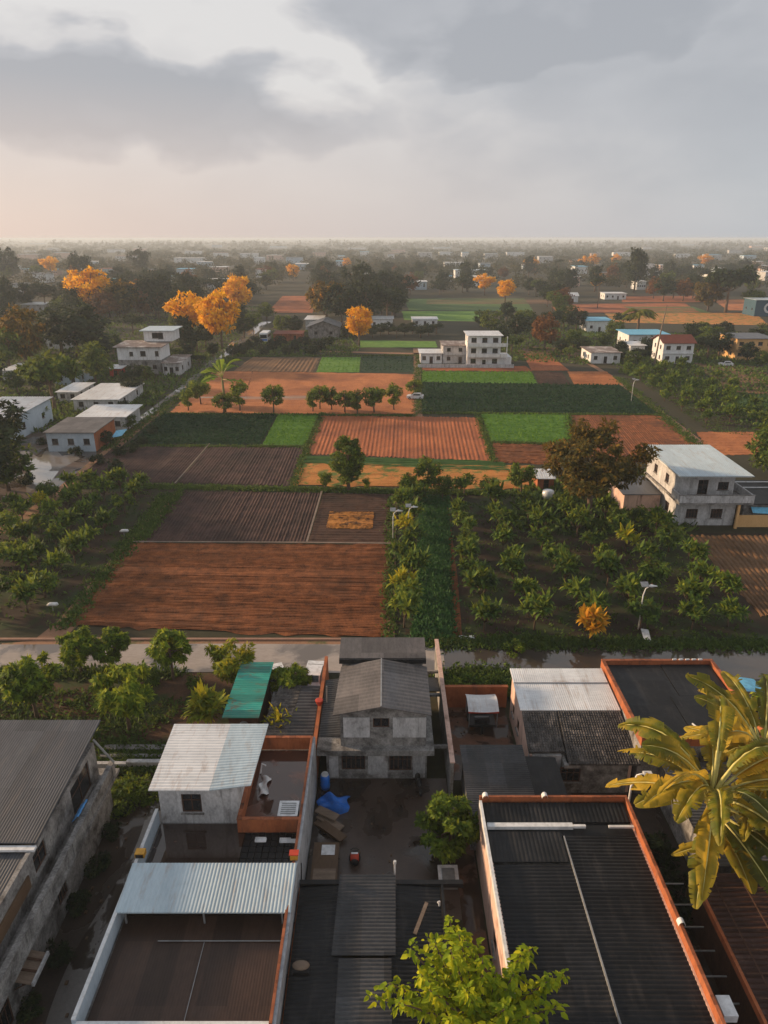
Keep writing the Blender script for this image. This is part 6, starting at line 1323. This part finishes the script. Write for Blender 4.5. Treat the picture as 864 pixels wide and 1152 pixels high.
T(DV, 1, 816, 352, 2.3, 'broad dark tree with a brownish side at the right', sz=1.0); T(RUO, 0, 796, 350, 1.8, 'brown tree beside the broad dark one on the right', sz=1.0); T(MG, 1, 845, 352, 1.3, 'greenish tree at the right end of the dark group')
T(RU, 0, 640, 300, 1.0, 'distant trees turning brown', 'x') if False else None
for px, py, s in ((656, 300, 1.5), (668, 298, 1.6), (692, 296, 1.5), (793, 298, 1.6), (58, 308, 1.8), (598, 303, 1.5), (390, 300, 1.3), (330, 312, 1.3)):
    T(OG, int(px), px, py+4, s, 'small orange tree glowing in the far haze', 'orange trees in the far haze', sz=1)
for k, px in enumerate(range(735, 800, 11)): T([RU[0], DV[2], RUO[1]], k, px, 336+(k % 2)*3, 1.3, 'brownish tree in the hazy belt behind the red fields', 'brown trees behind the red fields', sz=1)
# plantations, hedges and fillers
for i, px in enumerate(range(392, 500, 9)): T(DV, i, px, 380-(i % 3)*2, .55, 'bush of the thick dark hedge behind the bright green plot', 'hedge behind the bright green plot', sz=.8)
for i, px in enumerate(range(270, 372, 9)): T(SC, i, px, 399-(i % 3)*5, 1.0, 'shrub in the low planting before the grey barn', 'shrubs before the grey barn')
for i, (px, py, s) in enumerate([(560, 392, .8), (575, 398, .8), (580, 384, 1.0), (552, 375, 1.1), (600, 380, .9), (540, 368, .9), (620, 372, .9), (590, 368, 1.0), (570, 362, .9), (634, 368, 1.1), (648, 372, .9), (645, 392, .8), (630, 398, .5), (640, 404, .5), (655, 400, .6), (690, 380, .8), (700, 372, .8), (680, 392, .7), (698, 400, .5)]):
    T(MG if i % 2 else DV, i, px, py, s, 'dark leafy tree in the mixed belt between tall white and blue-roofed houses', 'trees right of the tall white house', sz=.9)
for i, (px, py, s) in enumerate([(785, 398, .8), (795, 404, .9), (808, 402, .9), (800, 392, 1), (780, 388, .9), (820, 396, .8), (790, 380, .8), (812, 384, .8), (840, 408, .7), (856, 412, .6), (730, 400, .7), (720, 410, .6), (712, 412, .6), (700, 408, .5), (848, 392, .8), (862, 384, .9)]):
    T(DV if i % 3 else MG, i, px, py, s, 'dark tree round the red-roofed and ochre houses', 'trees round the red-roofed and ochre houses', sz=.8)
for i, (px, py, s) in enumerate([(200, 372, .9), (222, 396, .8), (232, 390, .8), (196, 412, .7), (213, 402, .6), (275, 380, .9), (285, 372, .9), (262, 402, .4), (240, 402, .5), (318, 375, .9), (330, 378, .8), (150, 376, .9), (128, 398, .8), (118, 404, .7), (104, 390, 1), (42, 400, .9), (20, 395, 1), (5, 380, 1.2), (40, 376, 1), (60, 372, 1), (80, 368, 1), (150, 344, 1), (115, 344, 1), (-10, 440, 1), (20, 442, .7), (44, 440, .6), (60, 434, .5), (100, 424, .5), (142, 438, .5), (152, 430, .5), (165, 428, .5), (150, 446, .5), (-6, 520, 1.2), (10, 552, 1.0), (-20, 566, 1.2), (2, 500, .5), (42, 478, .6), (120, 502, .3), (140, 470, .4), (145, 484, .4), (210, 412, .5), (225, 412, .4), (300, 360, 1), (270, 366, 1)]):
    T(DV if i % 3 else MG, i, px, py, s, 'dark green tree filling the gaps between houses on the left', 'green trees between the left-hand houses', sz=.85)
for i, (px, py, s) in enumerate([(130, 530, .6), (100, 540, .5), (110, 522, .5), (30, 545, .6), (150, 508, .5), (136, 512, .5), (172, 488, .5), (48, 500, .4), (85, 512, .5), (160, 500, .5)]):
    T(SC, i, px, py, s, 'low shrub near the pond and the grey store', 'shrubs by the pond')
# random scatter between 330 and 358, then the hazy plain up to the horizon
rs = np.random.RandomState(21); n = 0
keep = [(640, 332, 880, 372), (300, 330, 356, 356), (450, 333, 605, 364), (395, 380, 500, 395)]
for k in range(900):
    px = rs.uniform(-60, 924); py = 303+58*rs.rand()**.8
    if any(a < px < c and b_ < py < d for a, b_, c, d in keep): continue
    if any(l-6 < px < r+6 and b_-1 < py < b_+5 for l, r, b_ in FAR): continue
    if py > 345 and 225 < px < 300: continue
    q = rs.rand(); lst = DV if q < .68 else MG if q < .86 else RU if q < .97 else OG
    T(lst, rs.randint(9), px, py, rs.uniform(.8, 1.5), {id(DV): 'dark tree in the hazy middle distance', id(MG): 'mid-green tree in the hazy middle distance', id(RU): 'russet tree in the hazy middle distance', id(OG): 'orange tree in the hazy middle distance'}[id(lst)], 'scattered trees of the hazy middle distance', sz=rs.uniform(.8, 1.25)); n += 1
    if n >= 270: break
# far woodland: one mass nobody could count
L_ = Leaves(); rs = np.random.RandomState(33)
for band, (pa, pb, cnt, nl, sz) in enumerate([(309, 344, 1000, 100, 1.5), (300, 312, 1500, 70, 2.2), (288, 300, 2100, 46, 3.0), (278, 289, 3200, 26, 4.5), (270.5, 279, 3800, 14, 9.0)]):
    py = rs.uniform(pa, pb, cnt); px = rs.uniform(-260, 1124, cnt)
    busy = [(630, 330, 880, 372), (300, 330, 356, 356), (450, 331, 605, 364)]; g = np.sin(px*.021+py*.31)+np.sin(px*.057-py*.47+2)+rs.normal(size=cnt)*.9; kp = g > (-1.7 if band < 2 else -1.1)
    for x_, y_ in zip(px[kp], py[kp]):
        if any(q[0] < x_ < q[2] and q[1] < y_ < q[3] for q in busy) or any(l-3 < x_ < r+3 and b__-1 < y_ < b__+4 for l, r, b__ in FAR): continue
        X, Y = W(x_, y_); hh = rs.uniform(6, 13) if band < 4 else rs.uniform(9, 32)*(1 if rs.rand() < .35 else .6); rx = rs.uniform(3.5, 8)*(1+.35*max(0, band-1))
        d = unit(rs.normal(size=(nl, 3))); d[:, 2] = np.abs(d[:, 2])*1.3-.25; p = np.array([X, Y, hh*.5])+d*rs.uniform(.4, 1, (nl, 1))*np.array([rx, rx, hh*.5])
        p[:, 2] = np.maximum(p[:, 2], .3); a = unit(rs.normal(size=(nl, 3))); b_ = unit(np.cross(a, d+rs.normal(size=(nl, 3))*.3)); s = sz*rs.uniform(.5, 1, (nl, 1))
        L_.rhomb(p, a*s*.5, b_*s*.35)
q_ = L_; prop(q_.build('far_woodland', LF_FAR), 'hazy woodland stretching to the horizon', None, None, 'stuff')
# ---------------------------------------------------------------- labels that single each plant out
LM = [('the white villa', 175, 410), ('the blazing orange trees by the canal', 240, 372), ('the grey gabled barn', 364, 375), ('the dark clump at the centre', 410, 352), ('the tall white house', 545, 400), ('the pale van', 816, 408),
      ('the yellow-orange tree right of centre', 568, 332), ('the tall pointed hazy tree', 713, 322), ('the red-roofed house', 761, 402), ('the ochre house', 845, 398), ('the blue-roofed building', 725, 388),
      ('the tall tufted palm', 627, 310), ('the high-crowned hazy tree', 160, 306), ('the round far-left tree', 92, 316), ('the dark blue hall', 865, 350), ('the two low white-roofed houses', 60, 350), ('the wide blue-trimmed hall', 530, 310),
      ('the parked bus', 299, 380), ('the grey store', 82, 495), ('the long blue house', 0, 480), ('the stilted house', 64, 388), ('the cottage at the left edge', 30, 424), ('the white garden house', 430, 366), ('the golden arching palm', 716, 372)]
cl_ = {}
for o, noun, px, py in AUTO:
    nm_, lx, ly = min(LM, key=lambda q: (q[1]-px)**2+((q[2]-py)*2.2)**2); dx, dy = px-lx, py-ly
    rel = ('behind' if dy < 0 else 'in front of') if abs(dx) < 9 or abs(dy)*2 > abs(dx) else ('left of' if dx < 0 else 'right of')
    cl_.setdefault((noun, rel, nm_), []).append((math.hypot(dx, dy*2.2), o))
for (noun, rel, nm_), mem in cl_.items():
    mem.sort(key=lambda q: q[0])
    for k, (_, o) in enumerate(mem):
        if len(mem) == 1: o['label'] = 'the only %s standing %s %s' % (noun, rel, nm_)
        else: o['label'] = '%s, %s nearest of those %s %s' % (noun, ['the', 'second', 'third', 'fourth', 'fifth', 'sixth', 'seventh', 'eighth', 'ninth', 'tenth'][k] if k < 10 else '%dth' % (k+1), rel, nm_)
WHERE = {'r': 'right-hand orchard', 'l': 'left-hand orchard', 'u': 'upper right plantation'}
for key in 'rlu':
    js = sorted(j for k_, j in ROWS if k_ == key)
    for n_, j in enumerate(js):
        for i, (px, o, yl) in enumerate(sorted(ROWS[(key, j)], key=lambda q: q[0])):
            o['label'] = '%s bush, %s in row %s of the %s' % ('yellow-tipped' if yl else 'green', ORD(i, 0, 'left'), ['one (nearest)', 'two', 'three', 'four', 'five', 'six', 'seven', 'eight', 'nine', 'ten', 'eleven', 'twelve', 'thirteen', 'fourteen', 'fifteen', 'sixteen', 'seventeen', 'eighteen', 'nineteen', 'twenty'][min(n_, 19)], WHERE[key])
# ---------------------------------------------------------------- haze: the damp evening air over the plain
hz = MB().box(-7500, 7500, -70, 9500, -1, 37); ho = mesh('haze', hz, GROUND); ho['kind'] = 'stuff'
m = bpy.data.materials.new('haze_air'); m.use_nodes = True; t = m.node_tree; t.nodes.clear(); out = t.nodes.new('ShaderNodeOutputMaterial')
pv = t.nodes.new('ShaderNodeVolumePrincipled'); pv.inputs['Color'].default_value = (.80, .90, 1.0, 1); pv.inputs['Density'].default_value = HAZE_D; pv.inputs['Anisotropy'].default_value = .15
t.links.new(pv.outputs[0], out.inputs['Volume']); ho.data.materials.clear(); ho.data.materials.append(m); ho.display_type = 'BOUNDS'
